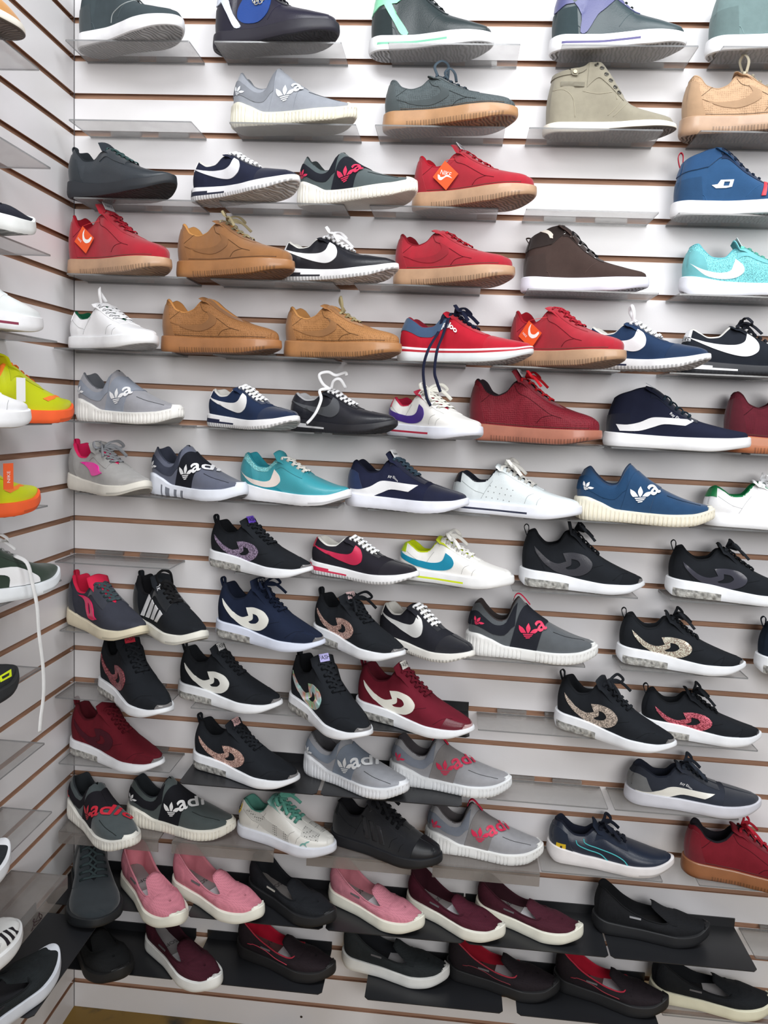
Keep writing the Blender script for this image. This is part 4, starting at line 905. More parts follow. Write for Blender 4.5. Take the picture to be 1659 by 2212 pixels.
def k_run(sh, root, o):
    up = o['up']; sc = o.get('sole', OFF); base(sh, root, up, o.get('kind', 'cloth'), 0, 0, o.get('lin', [c*.7 for c in up]), o)
    sole(sh, root, [mat(sc, 'foam'), mat([c*.86 for c in sc], 'foam'), mat([c*.8 for c in sc], 'tread')], fn=(lambda u, h: 1 if u > .72 and int(h*30) % 4 == 0 else 0), wave=.0008)
    tongue(sh, mat(o.get('tongue', up), 'cloth'), root, top=(.35, 1.1))
    laces(sh, mat(o.get('lace', up), 'cloth'), root, 5, o.get('ls', 'bow'), .007)
    patch(sh, 'eyestay', mat([c*.95 for c in up], 'suede'), root, lambda t: U2S(.34+.05*t), lambda t: U2S(.68-.05*t), .55, .97, .0014, 22, 8)
    patch(sh, 'heel_counter', mat([c*.92 for c in up], 'suede'), root, 0., lambda t: U2S(.20-.10*t), .0, .8, .0012, 16, 10)
    if o.get('loop'): heel_loop(sh, mat(o['loop'], 'cloth'), root, .012)
    if o.get('wing'): decal(sh, 'side_logo', mat(o['wing'], 'gloss'), root, [[(x*sh.L, z*sh.H) for x, z in smooth_loop([(.24, .60), (.32, .62), (.44, .63), (.53, .58), (.56, .49), (.61, .455), (.54, .40), (.44, .37), (.40, .46), (.34, .54)], (0, 5), 4)]], .0022)
    if o.get('dd'):
        a = smooth_loop([(.22, .64), (.36, .65), (.46, .60), (.51, .48), (.53, .37), (.58, .33), (.50, .28), (.41, .29), (.37, .43), (.34, .57)], (0, 5), 4); b = smooth_loop([(.40, .56), (.44, .54), (.46, .40), (.43, .36), (.41, .43)], (), 3)
        decal(sh, 'side_logo', mat(o['dd'], 'gloss'), root, [[(x*sh.L, z*sh.H) for x, z in a], [(x*sh.L, z*sh.H) for x, z in b]], .0022)
    if o.get('bars'):
        for q in range(4):
            x0 = .23+.085*q; z1 = .66-.055*q
            decal(sh, 'side_stripe', mat(WH, 'leather'), root, [[(x*sh.L, z*sh.H) for x, z in ((x0-.02, .30), (x0+.036, .30-.0), (x0+.125, z1-.02), (x0+.070, z1+.03))]], .0016)
        text_decal(sh, 'tongue_lettering', 'Dk', mat((210, 210, 214)), root, .43*sh.L, .86*sh.H, .014, -.3, .0032)
    if o.get('sw'):
        lp = [(.05, .60), (.12, .50), (.20, .44), (.28, .42), (.335, .46), (.355, .58), (.365, .68), (.42, .56), (.43, .44), (.38, .34), (.28, .31), (.16, .38)]
        decal(sh, 'side_logo', mat(o['sw'], 'leather'), root, [[(x*sh.L, z*sh.H) for x, z in smooth_loop(lp, (0, 6))]], .0014)
    if o.get('panel'): decal(sh, 'lower_panel', mat(o['panel'], 'cloth'), root, [[(x*sh.L, z*sh.H) for x, z in smooth_loop([(.04, .46), (.14, .40), (.26, .36), (.40, .32), (.46, .22), (.30, .235), (.14, .30), (.04, .36)], (), 3)]], .0008)
    if o.get('collar'): patch(sh, 'speckled_collar', mat(o['collar'], 'spark'), root, lambda t: U2S(.02+0*t), lambda t: U2S(.42+0*t), .80, .985, .001, 26, 6)
    if o.get('air'): decal(sh, 'x', mat(BK), root, [[(.1*sh.L, .4*sh.H), (.11*sh.L, .4*sh.H), (.11*sh.L, .41*sh.H)]])
    if o.get('lab'): label_piece(sh, root, mat(o['lab'], 'plain'), o.get('labt', 'NIKE'), (90, 96, 100), .5, .012, .022)
    if o.get('puma'):
        for pts in ([(.22, .62), (.24, .52), (.32, .44), (.42, .38), (.47, .28), (.50, .22)], [(.28, .66), (.30, .57), (.40, .51), (.52, .45), (.60, .36), (.64, .24)]): seam(sh, 'piping', mat(o['puma'], 'plain'), root, [pts], .0013)
        shield(sh, root, .105*sh.L, .36*sh.H, .012)
def k_mid(sh, root, o):
    up = o['up']; base(sh, root, up, o.get('kind', 'cloth'), 0, 0, o.get('lin', [c*.7 for c in up]), o); sc = o.get('sole', WH); ln = o.get('line')
    sole(sh, root, [mat(sc, 'rubber'), mat(ln or sc), mat([c*.8 for c in sc], 'tread')], fn=(lambda u, h: 1 if .40 < h < .55 and .1 < u < .66 else 0) if ln else None)
    tongue(sh, mat(up, 'cloth'), root, top=o.get('ttop'))
    laces(sh, mat(o.get('lace', [c*.7 for c in up]), 'cloth'), root, o.get('n', 7), 'plain' if not o.get('ls') else o['ls'], .005, eye=mat((200, 200, 200), 'metal') if o.get('eye') else None, skip=o.get('skip', 0), te=.72)
    if o.get('stay'): patch(sh, 'eyestay', mat(o['stay'], 'suede'), root, lambda t: U2S(.30+0*t), lambda t: U2S(.66+0*t), .62, .975, .0012, 28, 7)
    if o.get('collar'): patch(sh, 'padded_collar', mat(o['collar'], 'suede'), root, lambda t: U2S(.0+0*t), lambda t: U2S(.30+0*t), .66, .985, .0022, 26, 8)
    patch(sh, 'heel_counter', mat(o.get('heelp', [c*.9 for c in up]), 'suede'), root, 0., lambda t: U2S(.20-.08*t), .0, .50, .001, 16, 8)
    for pts in o.get('straps', ()): decal(sh, 'strap', mat(o['strapc'], 'leather'), root, [[(x*sh.L, z*sh.H) for x, z in smooth_loop(pts, (), 3)]], .0022)
    for nm, cc, kk, pts in o.get('panels', ()): decal(sh, nm, mat(cc, kk), root, [[(x*sh.L, z*sh.H) for x, z in smooth_loop(pts, (), 3)]], .0013)
    if o.get('jazz'): decal(sh, 'side_stripe', mat(o['jazz'], 'leather'), root, [[((x*.95+.03)*sh.L, (z*.72+.12)*sh.H) for x, z in smooth_loop(*JAZZ)]], .0012, both=True); text_decal(sh, 'side_lettering', 'Ray Elon', mat(WH), root, .50*sh.L, .52*sh.H, .0075, -.05, .0016)
    if o.get('lab'): label_piece(sh, root, mat(o['lab']), 'Raloo', BK, .42, .012, .020)
    if o.get('dc'):
        a = [(.26, .43), (.30, .44), (.32, .50), (.41, .50), (.40, .40), (.36, .385), (.29, .385)]; b = [(.345, .475), (.385, .475), (.378, .415), (.34, .415)]
        decal(sh, 'side_logo', mat(WH), root, [[(x*sh.L, z*sh.H) for x, z in a], [(x*sh.L, z*sh.H) for x, z in b]], .0016)
        decal(sh, 'red_bar', mat((206, 60, 72)), root, [[(x*sh.L, z*sh.H) for x, z in ((.60, .25), (.63, .25), (.645, .46), (.615, .46))]], .0026)
        heel_loop(sh, mat((176, 50, 66), 'cloth'), root, .022)
    if o.get('nf'):
        a = smooth_loop([(.13, .88), (.18, .90), (.22, .86), (.235, .78), (.21, .78), (.19, .84), (.15, .865)], (0, 3, 4), 3)
        decal(sh, 'dome_logo', mat((214, 206, 194)), root, [[(x*sh.L, z*sh.H) for x, z in a]], .0032)
        heel_loop(sh, mat(up, 'cloth'), root, .004)
    if o.get('metal'):
        V = []; F = []
        for q in range(6):
            a = q*PI/3; P = sh.put(np.array([.42*sh.L+.009*math.cos(a)]), np.array([.52*sh.H+.005*math.sin(a)]), .003)[0]; vv, ff = tube_mesh([[tuple(Vector(P)+Vector((.005*math.cos(b), 0, .005*math.sin(b)))) for b in np.linspace(0, 2*PI, 9)]], .0013, 5); b_ = len(V); V += vv; F += [tuple(b_+k for k in f) for f in ff]
        make_obj('metal_ornament', V, F, mat((200, 198, 190), 'metal'), root)
    if o.get('curve'): seam(sh, 'piping', mat(o['curve']), root, [[(.42, .22), (.44, .32), (.52, .38), (.60, .44), (.58, .55)]], .0012)
    seam(sh, 'stitching', mat([min(255, c*1.25+14) for c in up], 'cloth'), root, [[(.10, .26), (.20, .30), (.24, .20)], [(.50, .25), (.55, .36), (.60, .42)]], .0004)
def k_boot(sh, root, o):
    up = o['up']; base(sh, root, up, 'suede', 0, 0, up, o)
    sole(sh, root, [mat((232, 226, 214), 'rubber'), mat((86, 78, 70), 'plain'), mat((120, 108, 98), 'tread')], fn=lambda u, h: 1 if h > .93 and u > .5 or (h < .18 and u > .5) else 0)
    P = patch(sh, 'eyestay', mat([c*.98 for c in up], 'suede'), root, lambda t: U2S(.30+0*t), lambda t: U2S(.60+0*t), .50, .985, .0014, 30, 8)
    patch(sh, 'padded_collar', mat([c*.93 for c in up], 'suede'), root, 0., lambda t: U2S(.28+0*t), .90, .985, .0022, 24, 5)
    # tongue behind the lace rows
    tongue(sh, mat(up, 'suede'), root, top=(.36, .93), hw0=.012, hw1=.018)
    n = 6; uR = np.array([.375, .415, .45, .485, .52, .55]); sp = U2S((uR-.045)/.905); tt = np.array([.80, .70, .66, .63, .60, .58]); E = sh.pos(sp, tt); N = sh.nrm(sp, tt); 
    for g in (np.ones(3), np.array([1, -1, 1])):
        V = []; F = []; V2 = []; F2 = []
        for i in range(n):
            nz = Vector(N[i]*g); tx = Vector((0, 0, 1)).cross(nz).normalized(); ty = nz.cross(tx); c = Vector(E[i]*g)+nz*.0018
            v, f = tube_mesh([[tuple(c+tx*math.cos(q*PI/6)*.0036+ty*math.sin(q*PI/6)*.0036) for q in range(13)]], .0009, 6); b_ = len(V); V += v; F += [tuple(b_+k for k in ff) for ff in f]
            b_ = len(V2); V2 += [tuple(c+tx*math.cos(q*PI/4)*.003+ty*math.sin(q*PI/4)*.003) for q in range(8)]; F2.append(tuple(range(b_, b_+8)))
        make_obj('eyelets', V, F, mat((110, 108, 100), 'metal'), root); make_obj('lace_holes', V2, F2, mat((40, 36, 30)), root)
    decal(sh, 'ankle_strap', mat([c*.95 for c in up], 'suede'), root, [[(x*sh.L, z*sh.H) for x, z in smooth_loop([(.165, .955), (.215, .96), (.235, .80), (.225, .74), (.19, .74), (.18, .80)], (0, 1), 3)]], .004)
    decal(sh, 'snap_button', mat((130, 120, 100), 'metal'), root, [[(.208*sh.L+.0035*math.cos(a), .775*sh.H+.0035*math.sin(a)) for a in np.linspace(0, 2*PI, 11)[:-1]]], .0062)
    decal(sh, 'side_slot', mat([c*.85 for c in up], 'suede'), root, [[(x*sh.L, z*sh.H) for x, z in ((.11, .60), (.29, .595), (.29, .655), (.11, .66))]], .0015)
    seam(sh, 'stitching', mat([min(255, c*1.2) for c in up], 'cloth'), root, [[(.05, .56), (.14, .55), (.21, .44), (.235, .20)], [(.28, .54), (.40, .49), (.50, .50)], [(.48, .20), (.54, .30), (.58, .42)], [(.52, .18), (.58, .28), (.63, .38)], [(.40, .86), (.44, .70), (.52, .52), (.54, .40)]], .0006)
def k_slip(sh, root, o):
    up = o['up']; sc = o.get('sole', OFF); base(sh, root, up, 'mesh', 0, 0, o.get('lin', [c*.85 for c in up]), dict(insole=o.get('insole', ((150, 146, 146), (236, 236, 240))), split=.43))
    sole(sh, root, [mat(sc, 'foam'), mat([c*.86 for c in sc], 'foam'), mat([c*.8 for c in sc], 'tread')], fn=lambda u, h: 1 if .45 < h < .6 and u > .3 else 0, wave=.0035)
    # vamp tongue: starts on the ridge and stands up over the foot opening
    S = sh.S; L = sh.L; hU = sh.H-.028; us = np.array([.82, .79, .76, .73, .70]); zs = sh.zt(us)+ip(S['R'], us)*hU+.0006
    X = np.concatenate([us*L, np.array([.675, .65, .62, .59, .56, .525, .495])*L]); Z = np.concatenate([zs, sh.zt(.6)+hU*np.array([.67, .71, .76, .82, .89, .98, 1.05])])
    n = len(X); hw = np.array([.006, .016, .024, .030, .034, .0335, .030, .0265, .0245, .023, .021, .015]); V = []; F = []; ny = 9
    tX, tZ = np.gradient(X), np.gradient(Z); l = np.hypot(tX, tZ); nX, nZ = tZ/l, -tX/l
    if nZ.mean() < 0: nX, nZ = -nX, -nZ
    for i in range(n):
        for side in (0, 1):
            for j in range(ny):
                q = -1+2*j/(ny-1); d = (-.0026 if side else 0)*(1-abs(q)**6)-np.interp(i, [0, 4, 6, 9, 11], [.0035, .012, .0155, .011, .008])*q*q
                V.append((X[i]+nX[i]*d*.4, hw[i]*q, Z[i]+nZ[i]*d))
    w_ = 2*ny
    for i in range(n-1):
        for j in range(ny-1): F.append((i*w_+j, i*w_+j+1, (i+1)*w_+j+1, (i+1)*w_+j)); F.append((i*w_+ny+j+1, i*w_+ny+j, (i+1)*w_+ny+j, (i+1)*w_+ny+j+1))
        F.append((i*w_, (i+1)*w_, (i+1)*w_+ny, i*w_+ny)); F.append((i*w_+ny-1, i*w_+w_-1, (i+1)*w_+w_-1, (i+1)*w_+ny-1))
    for i in (0, n-1): F.append(tuple(i*w_+j for j in range(ny))+tuple(i*w_+ny+j for j in reversed(range(ny))))
    make_obj('vamp_flap', V, F, mat(up, 'mesh'), root)
    e = o.get('edge', [c*.9 for c in up]); smax = float(U2S((S['uv']-S['a'])/(S['b']-S['a']))); sp = np.linspace(.0, smax*.99, 46); P = sh.pos(sp, np.full(46, 1.)); P = [tuple(p+np.array([0, 0, .0008])) for p in P]
    V, F = tube_mesh([P, [(x, -y, z) for x, y, z in P]], .0016, 6); make_obj('collar_piping', V, F, mat(e, 'cloth'), root)
    decal(sh, 'side_label', mat(o.get('lab', (96, 94, 96)), 'plain'), root, [[(x*sh.L, z*sh.H) for x, z in ((.30, .62), (.40, .585), (.40, .63), (.30, .665))]], .0016)
    if not o.get('nobump'): patch(sh, 'toe_bumper', mat(sc, 'foam'), root, lambda t: U2S(.955+.01*t), 1.0, .0, lambda s_: .42+0*s_, .0024, 12, 8)
    if o.get('heelline'): seam(sh, 'piping', mat(o['heelline']), root, [[(.16, .62), (.24, .64), (.34, .58), (.46, .47), (.60, .44)]], .0010)
    if not o.get('noprint'):
        z = float(sh.zt(.3))+.0034; tv, tf = text_mesh('SOFT')
        make_obj('insole_lettering', [(.29*sh.L+y*.016, x*.016*-1, z) for x, y, _ in tv], tf, mat((60, 56, 58)), root, smooth=False)
KIND = dict(court=k_court, cortez=k_cortez, dmax=k_dmax, tub=k_tub, tennis=k_tennis, skate=k_skate, run=k_run, mid=k_mid, high=k_mid, boot=k_boot, slip=k_slip)
STY = dict(high='mid')
def shoe(key, model, label, group=None, cat='shoe', name='sneaker', place=None, **o):
    if place is None:
        k, X, Y, th, L, H = PLACE[key]; loc = (X-.036*math.cos(th), Y+.036*math.sin(th), GZ(k)-.006+.0002); rz = -th
    else:
        loc, rz, L, H = place
    if o.get('H'): H = o['H']
    root = bpy.data.objects.new(name, None); COL.objects.link(root); root.location = loc; root.rotation_euler = (0, 0, rz)
    sh = Shoe(STY.get(model, model), L, H, o.get('wk', 1.0)); KIND[model](sh, root, o)
    root['label'] = label; root['category'] = cat
    if group: root['group'] = group
    return root, sh
# ------------------------------------------------------------------ shelves in the photograph
n_of = {
 1: [(.031, 'under the grey canvas high-top beside the corner'), (.336, 'under the black and blue high-top'), (.683, 'under the black and mint high-top'), (1.017, 'under the purple and green high-top'), (1.317, 'under the grey-teal high-top at the top right')],
 3: [(.038, 'empty, above the chunky black sneaker beside the corner'), (.371, 'under the pale grey slip-on in the second row'), (.664, 'under the dark green-grey sneaker with a gum sole'), (.965, 'under the olive lace-up boot'), (1.289, 'under the tan perforated sneaker')],
 5: [(.048, 'under the chunky black sneaker beside the corner'), (.353, 'under the navy sneaker beside the chunky black one, third row'), (.66, 'under the red tagged sneaker, third row from the top'), (.969, 'empty, between the olive boot and the brown high-top'), (1.262, 'under the blue high-top with a red heel loop')],
 7: [(.033, 'under the red tagged sneaker beside the corner'), (.338, 'under the wheat sneaker with tan laces, fourth row from the top'), (.635, 'under the plain red sneaker without a tag'), (.982, 'under the brown high-top'), (1.275, 'under the turquoise knit sneaker')],
 9: [(.005, 'under the white sneaker with a green lining beside the corner'), (.346, 'under the two wheat sneakers side by side, left one'), (.614, 'under the wheat sneaker with a standing lace loop'), (.921, 'under the red tagged sneaker in the fifth row'), (1.269, 'under the black leather-tabbed checkmark sneaker at the right edge')],
 11: [(.028, 'under the grey slip-on beside the corner in the sixth row'), (.309, 'under the navy sneaker in the sixth row'), (.602, 'under the white sneaker with a purple checkmark'), (.900, 'under the dark red sneaker with a gum sole'), (1.168, 'under the navy mid-top with a white side stripe'), (1.439, 'under the maroon sneaker at the right edge')],
 13: [(.05, 'under the grey runner with a pink logo'), (.364, 'under the turquoise runner'), (.681, 'under the navy low-top with a wavy white stripe'), (1.004, 'under the blue slip-on with a leaf logo'), (1.336, 'under the white sneaker with a green heel at the right edge')],
 15: [(.006, 'empty, left end of the row with the lime-lined white sneaker'), (.403, 'under the black runner with a purple swirl logo'), (.679, 'under the white sneaker with a lime lining'), (.991, 'under the plain black runner with a dark swirl'), (1.311, 'under the plain black runner at the right edge')],
 17: [(.016, 'under the dark grey runner with a pink letter logo'), (.302, 'under the navy runner with a white swirl'), (.575, 'under the black checkmark sneaker in the ninth row'), (.896, 'under the charcoal slip-on with a pink leaf logo'), (1.225, 'under the black runner with a pale gold glitter swirl'), (1.547, 'under the dark runner cut off by the right edge')],
 19: [(.005, 'under the black runner with a dull red swirl'), (.313, 'under the black runner with a plain white swirl'), (.938, 'empty, right of the maroon runner with a white swirl'), (1.259, 'under the black runners with silver and pink glitter swirls')],
 21: [(.013, 'under the plain maroon runner beside the corner'), (.966, 'empty, right of the two grey slip-ons'), (1.235, 'under the charcoal low-top with a grey heel')]}
for k, l in n_of.items():
    for a, t in l: shelf('clear', k, a, 'clear acrylic shelf '+t)
for a, t in ((.021, 'under the charcoal slip-on with red lettering'), (.281, 'under the charcoal slip-on with white lettering'), (.583, 'under the all-black shell-toe sneaker'), (.858, 'under the lowest grey slip-on')): shelf('smoked', 23, a, 'smoked acrylic shelf with a hanging lip '+t)
shelf('clear', 23, 1.092, 'clear acrylic shelf under the navy sneaker with turquoise piping'); shelf('clear', 23, 1.423, 'clear acrylic shelf under the maroon sneaker low at the right edge')
for k, a, t in ((19, .619, 'behind the maroon runner with a white swirl'), (21, .304, 'under the lower black runner with a rose swirl'), (21, .612, 'under the two grey slip-ons'), (25, .004, 'in the corner under the black work boot'), (25, .328, 'under the black slip-on between the pink ones'), (25, .634, 'under the pink slip-on right of the black one'), (25, .938, 'under the rightmost maroon slip-on'), (25, 1.242, 'under the all-black slip-on at the right'),
   (27, .004, 'in the corner nearest the floor'), (27, .332, 'nearest the floor, under the leftmost red-lined slip-on'), (27, .726, 'nearest the floor, under the black slip-on with a white sole'), (27, 1.056, 'nearest the floor, under the two rightmost red-lined slip-ons')): shelf('black', k, a, 'black metal shelf '+t)
shelf('clear', 25, 1.553, 'clear acrylic shelf, empty, right of the black metal shelves'); shelf('clear', 27, 1.372, 'clear acrylic shelf under the cream-soled black slip-on nearest the floor')
for k, ye, t in ((3, -.351, 'under the brown boot'), (5, -.312, 'empty, second from the top'), (7, -.313, 'under the black slip-on with a white sole'), (9, -.288, 'under the white high-top'), (11, -.310, 'under the blank-tagged lime runner'), (13, -.327, 'under the orange-tagged lime runner'), (15, -.273, 'under the green and white sneaker'), (17, -.353, 'under the black runner with a lime mark'), (19, -.343, 'empty and scuffed'), (21, -.315, 'under the plain black shoe tip')):
    shelf('clear', k, ye-.255, 'clear acrylic shelf on the left wall '+t, 'y')
shelf('clear', 11, -.87, 'clear acrylic shelf on the left wall holding the plain white shoe tip', 'y')
o = shelf('smoked', 23, -.283-.255, 'smoked acrylic shelf with a scribble on its lip, on the left wall', 'y')
V, F = tube_mesh([[(.130+.016*math.sin(t*1.9)+.006*math.cos(t*5), -.1215, -.015+.009*math.cos(t*2.7)) for t in np.linspace(0, 6, 40)]], .0006, 5); make_obj('pen_scribble', V, F, mat((44, 26, 30)), o)
shelf('black', 25, -.186-.30, 'black metal shelf on the left wall under the large black slip-on', 'y')

# ------------------------------------------------------------------ shoes, row by row from the top
ROSE, SILV, SEQ = (226, 170, 156), (196, 180, 166), (220, 90, 110)
GRH = 'high-top sneakers along the top shelf row'
shoe('A1', 'high', 'dark grey canvas high-top with metal eyelets beside the corner, top row', GRH, name='high_top_sneaker', up=(64, 74, 78), eye=1, lace=(90, 98, 100), curve=(150, 156, 156), lin=(50, 56, 60))
shoe('A2', 'high', 'black and blue high-top with a white strap and metal ornament, black sole', GRH, name='high_top_sneaker', up=(34, 32, 48), sole=(30, 28, 40), kind='leather', strapc=(214, 222, 236), metal=1, stay=(24, 24, 34), lin=(20, 20, 28),
     straps=[[(.03, .56), (.08, .54), (.13, .62), (.22, .76), (.26, .92), (.18, .92), (.13, .74), (.06, .64)], [(.09, .62), (.15, .62), (.20, .40), (.27, .23), (.215, .22), (.155, .40)]],
     panels=[('blue_panel', (24, 66, 140), 'leather', [(.24, .34), (.30, .26), (.42, .25), (.50, .34), (.52, .50), (.47, .66), (.36, .72), (.29, .60), (.24, .46)])])
shoe('A3', 'high', 'black high-top with mint green overlays and a white sole', GRH, name='high_top_sneaker', up=(42, 52, 54), kind='leather', strapc=(140, 216, 176), line=(120, 190, 160), stay=(36, 44, 48), lin=(40, 46, 48),
     straps=[[(.005, .52), (.04, .50), (.09, .56), (.15, .60), (.13, .70), (.075, .66), (.05, .80), (.07, .98), (.01, .98)], [(.11, .66), (.16, .66), (.23, .46), (.335, .21), (.275, .20), (.22, .34), (.14, .54)], [(.12, .60), (.22, .60), (.33, .74), (.43, .92), (.33, .93), (.24, .78), (.15, .72)]])
shoe('A4', 'high', 'high-top with purple-blue overlays on dark green and a white sole', GRH, name='high_top_sneaker', up=(52, 66, 70), kind='leather', strapc=(86, 88, 132), line=(86, 80, 130), stay=(84, 86, 130), eye=1, lin=(60, 60, 90),
     straps=[[(.02, .50), (.10, .56), (.18, .60), (.26, .92), (.34, .98), (.42, .72), (.50, .66), (.40, .50), (.34, .42), (.27, .22), (.22, .22), (.22, .44), (.12, .66), (.05, .84)]])
shoe('A5', 'high', 'grey-teal high-top with a white sole at the top right corner of the display', GRH, name='high_top_sneaker', up=(104, 124, 124), kind='suede', lin=(90, 100, 104), stay=(96, 116, 118))
GT = 'grey slip-on sneakers with a leaf logo'
shoe('B2', 'tub', 'pale grey slip-on with white leaf logos and a cream ribbed sole, second row', GT, name='slip_on_sneaker', up=(146, 150, 158), txt=(226, 230, 234), sole=(226, 222, 204), word='a', lin=(110, 114, 120))
shoe('B3', 'court', 'dark green-grey low sneaker with a light gum sole and standing lace loops', up=(78, 86, 88), kind='snake', sole=(178, 134, 94), lace=(66, 78, 88), ls='loop', ghost=1)
shoe('B4', 'boot', 'olive suede lace-up ankle boot without laces', cat='boot', name='ankle_boot', up=(142, 136, 120), lace=0)
shoe('B5', 'court', 'tan perforated low sneaker at the right edge, beside the olive boot', up=(178, 146, 116), kind='snake', sole=(174, 142, 116), lace=(180, 172, 152), ls='tall')
shoe('C1', 'run', 'chunky black sneaker with a heel loop beside the corner, third row', name='running_shoe', up=(44, 50, 56), kind='leather', sole=(32, 36, 42), lace=(60, 84, 84), loop=(50, 56, 62), ls='plain')
GC = 'classic low runners with a side checkmark'
shoe('C2', 'cortez', 'navy sneaker with white checkmark and zigzag sole, between chunky black and grey slip-on', GC, up=(34, 38, 58), sw=(226, 226, 230), wedge=(34, 38, 58))
shoe('C3', 'tub', 'charcoal slip-on with pink-red leaf logos and a white ribbed sole, third row', GT, name='slip_on_sneaker', up=(78, 88, 90), band=(30, 32, 40), txt=(206, 44, 84), word='a', sole=(236, 232, 222))
GR = 'red low sneakers with gum soles'
shoe('C4', 'court', 'bright red gum-soled sneaker with an orange tag, in the third row', GR, up=RED, lace=RED, tag=1, nlab=1, lin=(170, 24, 40), ghost=0)
shoe('C6', 'mid', 'blue high-top with a white letter logo and red heel loop', name='high_top_sneaker', up=(38, 74, 112), dc=1, kind='suede', lace=(30, 44, 66), stay=(28, 46, 74), lin=(40, 60, 90), collar=(36, 70, 108))
shoe('D1', 'court', 'bright red gum-soled sneaker with an orange tag beside the corner', GR, up=RED, lace=RED, tag=2, nlab=1, lin=(150, 22, 36), ghost=0)
GW = 'wheat-coloured low sneakers'
shoe('D2', 'court', 'wheat sneaker with bowed khaki laces, beside the red sneaker at the corner', GW, up=WHEAT, sole=(158, 110, 68), lace=(160, 148, 116), ls='bow', kind='suede', lin=(190, 136, 78))
shoe('D3', 'cortez', 'black leather sneaker with white checkmark and bowed white laces, fourth row', GC, up=(30, 31, 38), kind='leather', sw=(232, 232, 234), ls='bow', wedge=(34, 34, 42))
shoe('D4', 'court', 'bright red gum-soled sneaker without any tag', GR, up=RED, lace=(160, 24, 38), lin=(120, 18, 30), skip=1)
shoe('D5', 'mid', 'dark brown mid-top with silver eyelets and a white sole', name='high_top_sneaker', up=(66, 52, 48), sole=(230, 228, 240), eye=1, nf=1, lace=(26, 24, 26), stay=(52, 42, 40), collar=(44, 36, 34), kind='cloth', n=5, skip=1)
shoe('D6', 'run', 'turquoise knit sneaker with a white checkmark at the right edge', name='running_shoe', up=(116, 190, 196), kind='spark', sole=(232, 234, 242), sw=(238, 240, 242), lace=(110, 196, 180), ls='plain', lab=(210, 214, 214), lin=(100, 180, 190))
shoe('E1', 'tennis', 'white leather sneaker with a dark green lining beside the corner', name='tennis_shoe', up=WH, lin=(14, 84, 58), lace=WH, ls='tall', eye=(200, 205, 205), H=.100)
shoe('E2', 'court', 'wheat sneaker without laces, left of the two side by side', GW, up=WHEAT, kind='snake', sole=(156, 106, 66), lace=0, lin=(190, 132, 76))
shoe('E3', 'court', 'wheat perforated sneaker with a standing khaki lace loop, right of two wheat ones', GW, up=(158, 112, 70), kind='snake', sole=(166, 118, 76), lace=(160, 148, 112), ls='tall', skip=2, lin=(194, 140, 84))
r, sh = shoe('E4', 'skate', 'red and slate skate shoe with long dangling navy laces', name='skate_shoe', up=(176, 28, 46), line=(176, 28, 46), sole=(226, 230, 232), lace=(26, 30, 52), ls='bow', two=(58, 80, 108), stay=(170, 26, 44), lin=(120, 26, 40))
e = [sh.put(np.array([x*sh.L]), np.array([z*sh.H]), .003)[0] for x, z in ((.38, .88), (.42, .80))]
ps = []
for q, (p, dx, zz) in enumerate(((e[0], -.012, -.088), (e[1], -.004, -.060))):
    pts = [p+np.array([0, .003, .004]), p+np.array([.0-.004*(1-q), -.006, 0]), p+np.array([dx*.3-.006, -.010, -.03]), np.array([p[0]+dx, -.072, .02]), np.array([p[0]+dx*1.6, -.074, -.02]), np.array([p[0]+dx*1.2+.004, -.073, zz+.02]), np.array([p[0]+dx+.012, -.073, zz])]
    ps.append([(tuple(c), (0, -1, .1)) for c in catmull(pts, 6)])
V, F = tube_mesh(ps, 0, 8, flat=(.0062, .002)); make_obj('dangling_laces', V, F, mat((26, 30, 52), 'cloth'), r)
shoe('E5', 'court', 'bright red gum-soled sneaker with an orange tag, partly hidden by the skate shoe toe', GR, up=RED, lace=RED, tag=2, lin=(150, 22, 36), ghost=0)
shoe('E6', 'cortez', 'blue sneaker with white checkmark behind the toe of a red tagged sneaker', GC, up=(34, 54, 84), sw=(232, 232, 234), ls='tall', wedge=(34, 40, 70))
shoe('E7', 'cortez', 'black sneaker with large white checkmark and black laces at the right edge', GC, up=(30, 34, 42), sw=(236, 236, 238), lace=(30, 32, 40), ls='bow', sole=(34, 36, 42), wedge=WH, tab=WH, heeltext='NIKE')
shoe('F1', 'tub', 'grey slip-on with white leaf logo and white sole beside the corner, sixth row', GT, name='slip_on_sneaker', up=(148, 148, 154), band=(140, 146, 158), txt=(232, 232, 234), sole=(232, 230, 226), word='a', lin=(96, 98, 104))
shoe('F2', 'cortez', 'navy sneaker with white checkmark in the sixth row, beside the grey slip-on', GC, up=(30, 44, 72), sw=(226, 226, 226), wedge=(28, 34, 62))
shoe('F3', 'cortez', 'all-black leather sneaker with a dark grey checkmark and untied white lace', GC, up=(34, 35, 42), kind='leather', sw=(78, 80, 84), sole=(30, 30, 36), wedge=(190, 190, 192), ls='messy', tab=(34, 34, 40), lin=(170, 170, 172))
shoe('F4', 'tennis', 'white leather sneaker with a purple checkmark and dark red lining', name='tennis_shoe', up=(226, 224, 220), lin=(170, 30, 60), sw=(70, 48, 128), line=(180, 40, 66), sole=(226, 228, 238), eye=(220, 220, 220), lace=(224, 222, 212), tongue=(160, 30, 56), tab=(168, 30, 62))
shoe('F5', 'court', 'dark red gum-soled sneaker with a red ribbon bow', up=(112, 26, 38), H=.124, kind='snake', sole=(164, 104, 84), lace=(186, 28, 38), ls='bow', nlab=1, lin=(40, 30, 36), ghost=0)
shoe('F6', 'mid', 'navy mid-top with a white wavy side stripe and white sole', name='high_top_sneaker', up=(26, 30, 50), jazz=WH, lab=(200, 206, 214), stay=(22, 28, 46), lace=(30, 46, 58), lin=(24, 28, 44), kind='cloth', skip=2)
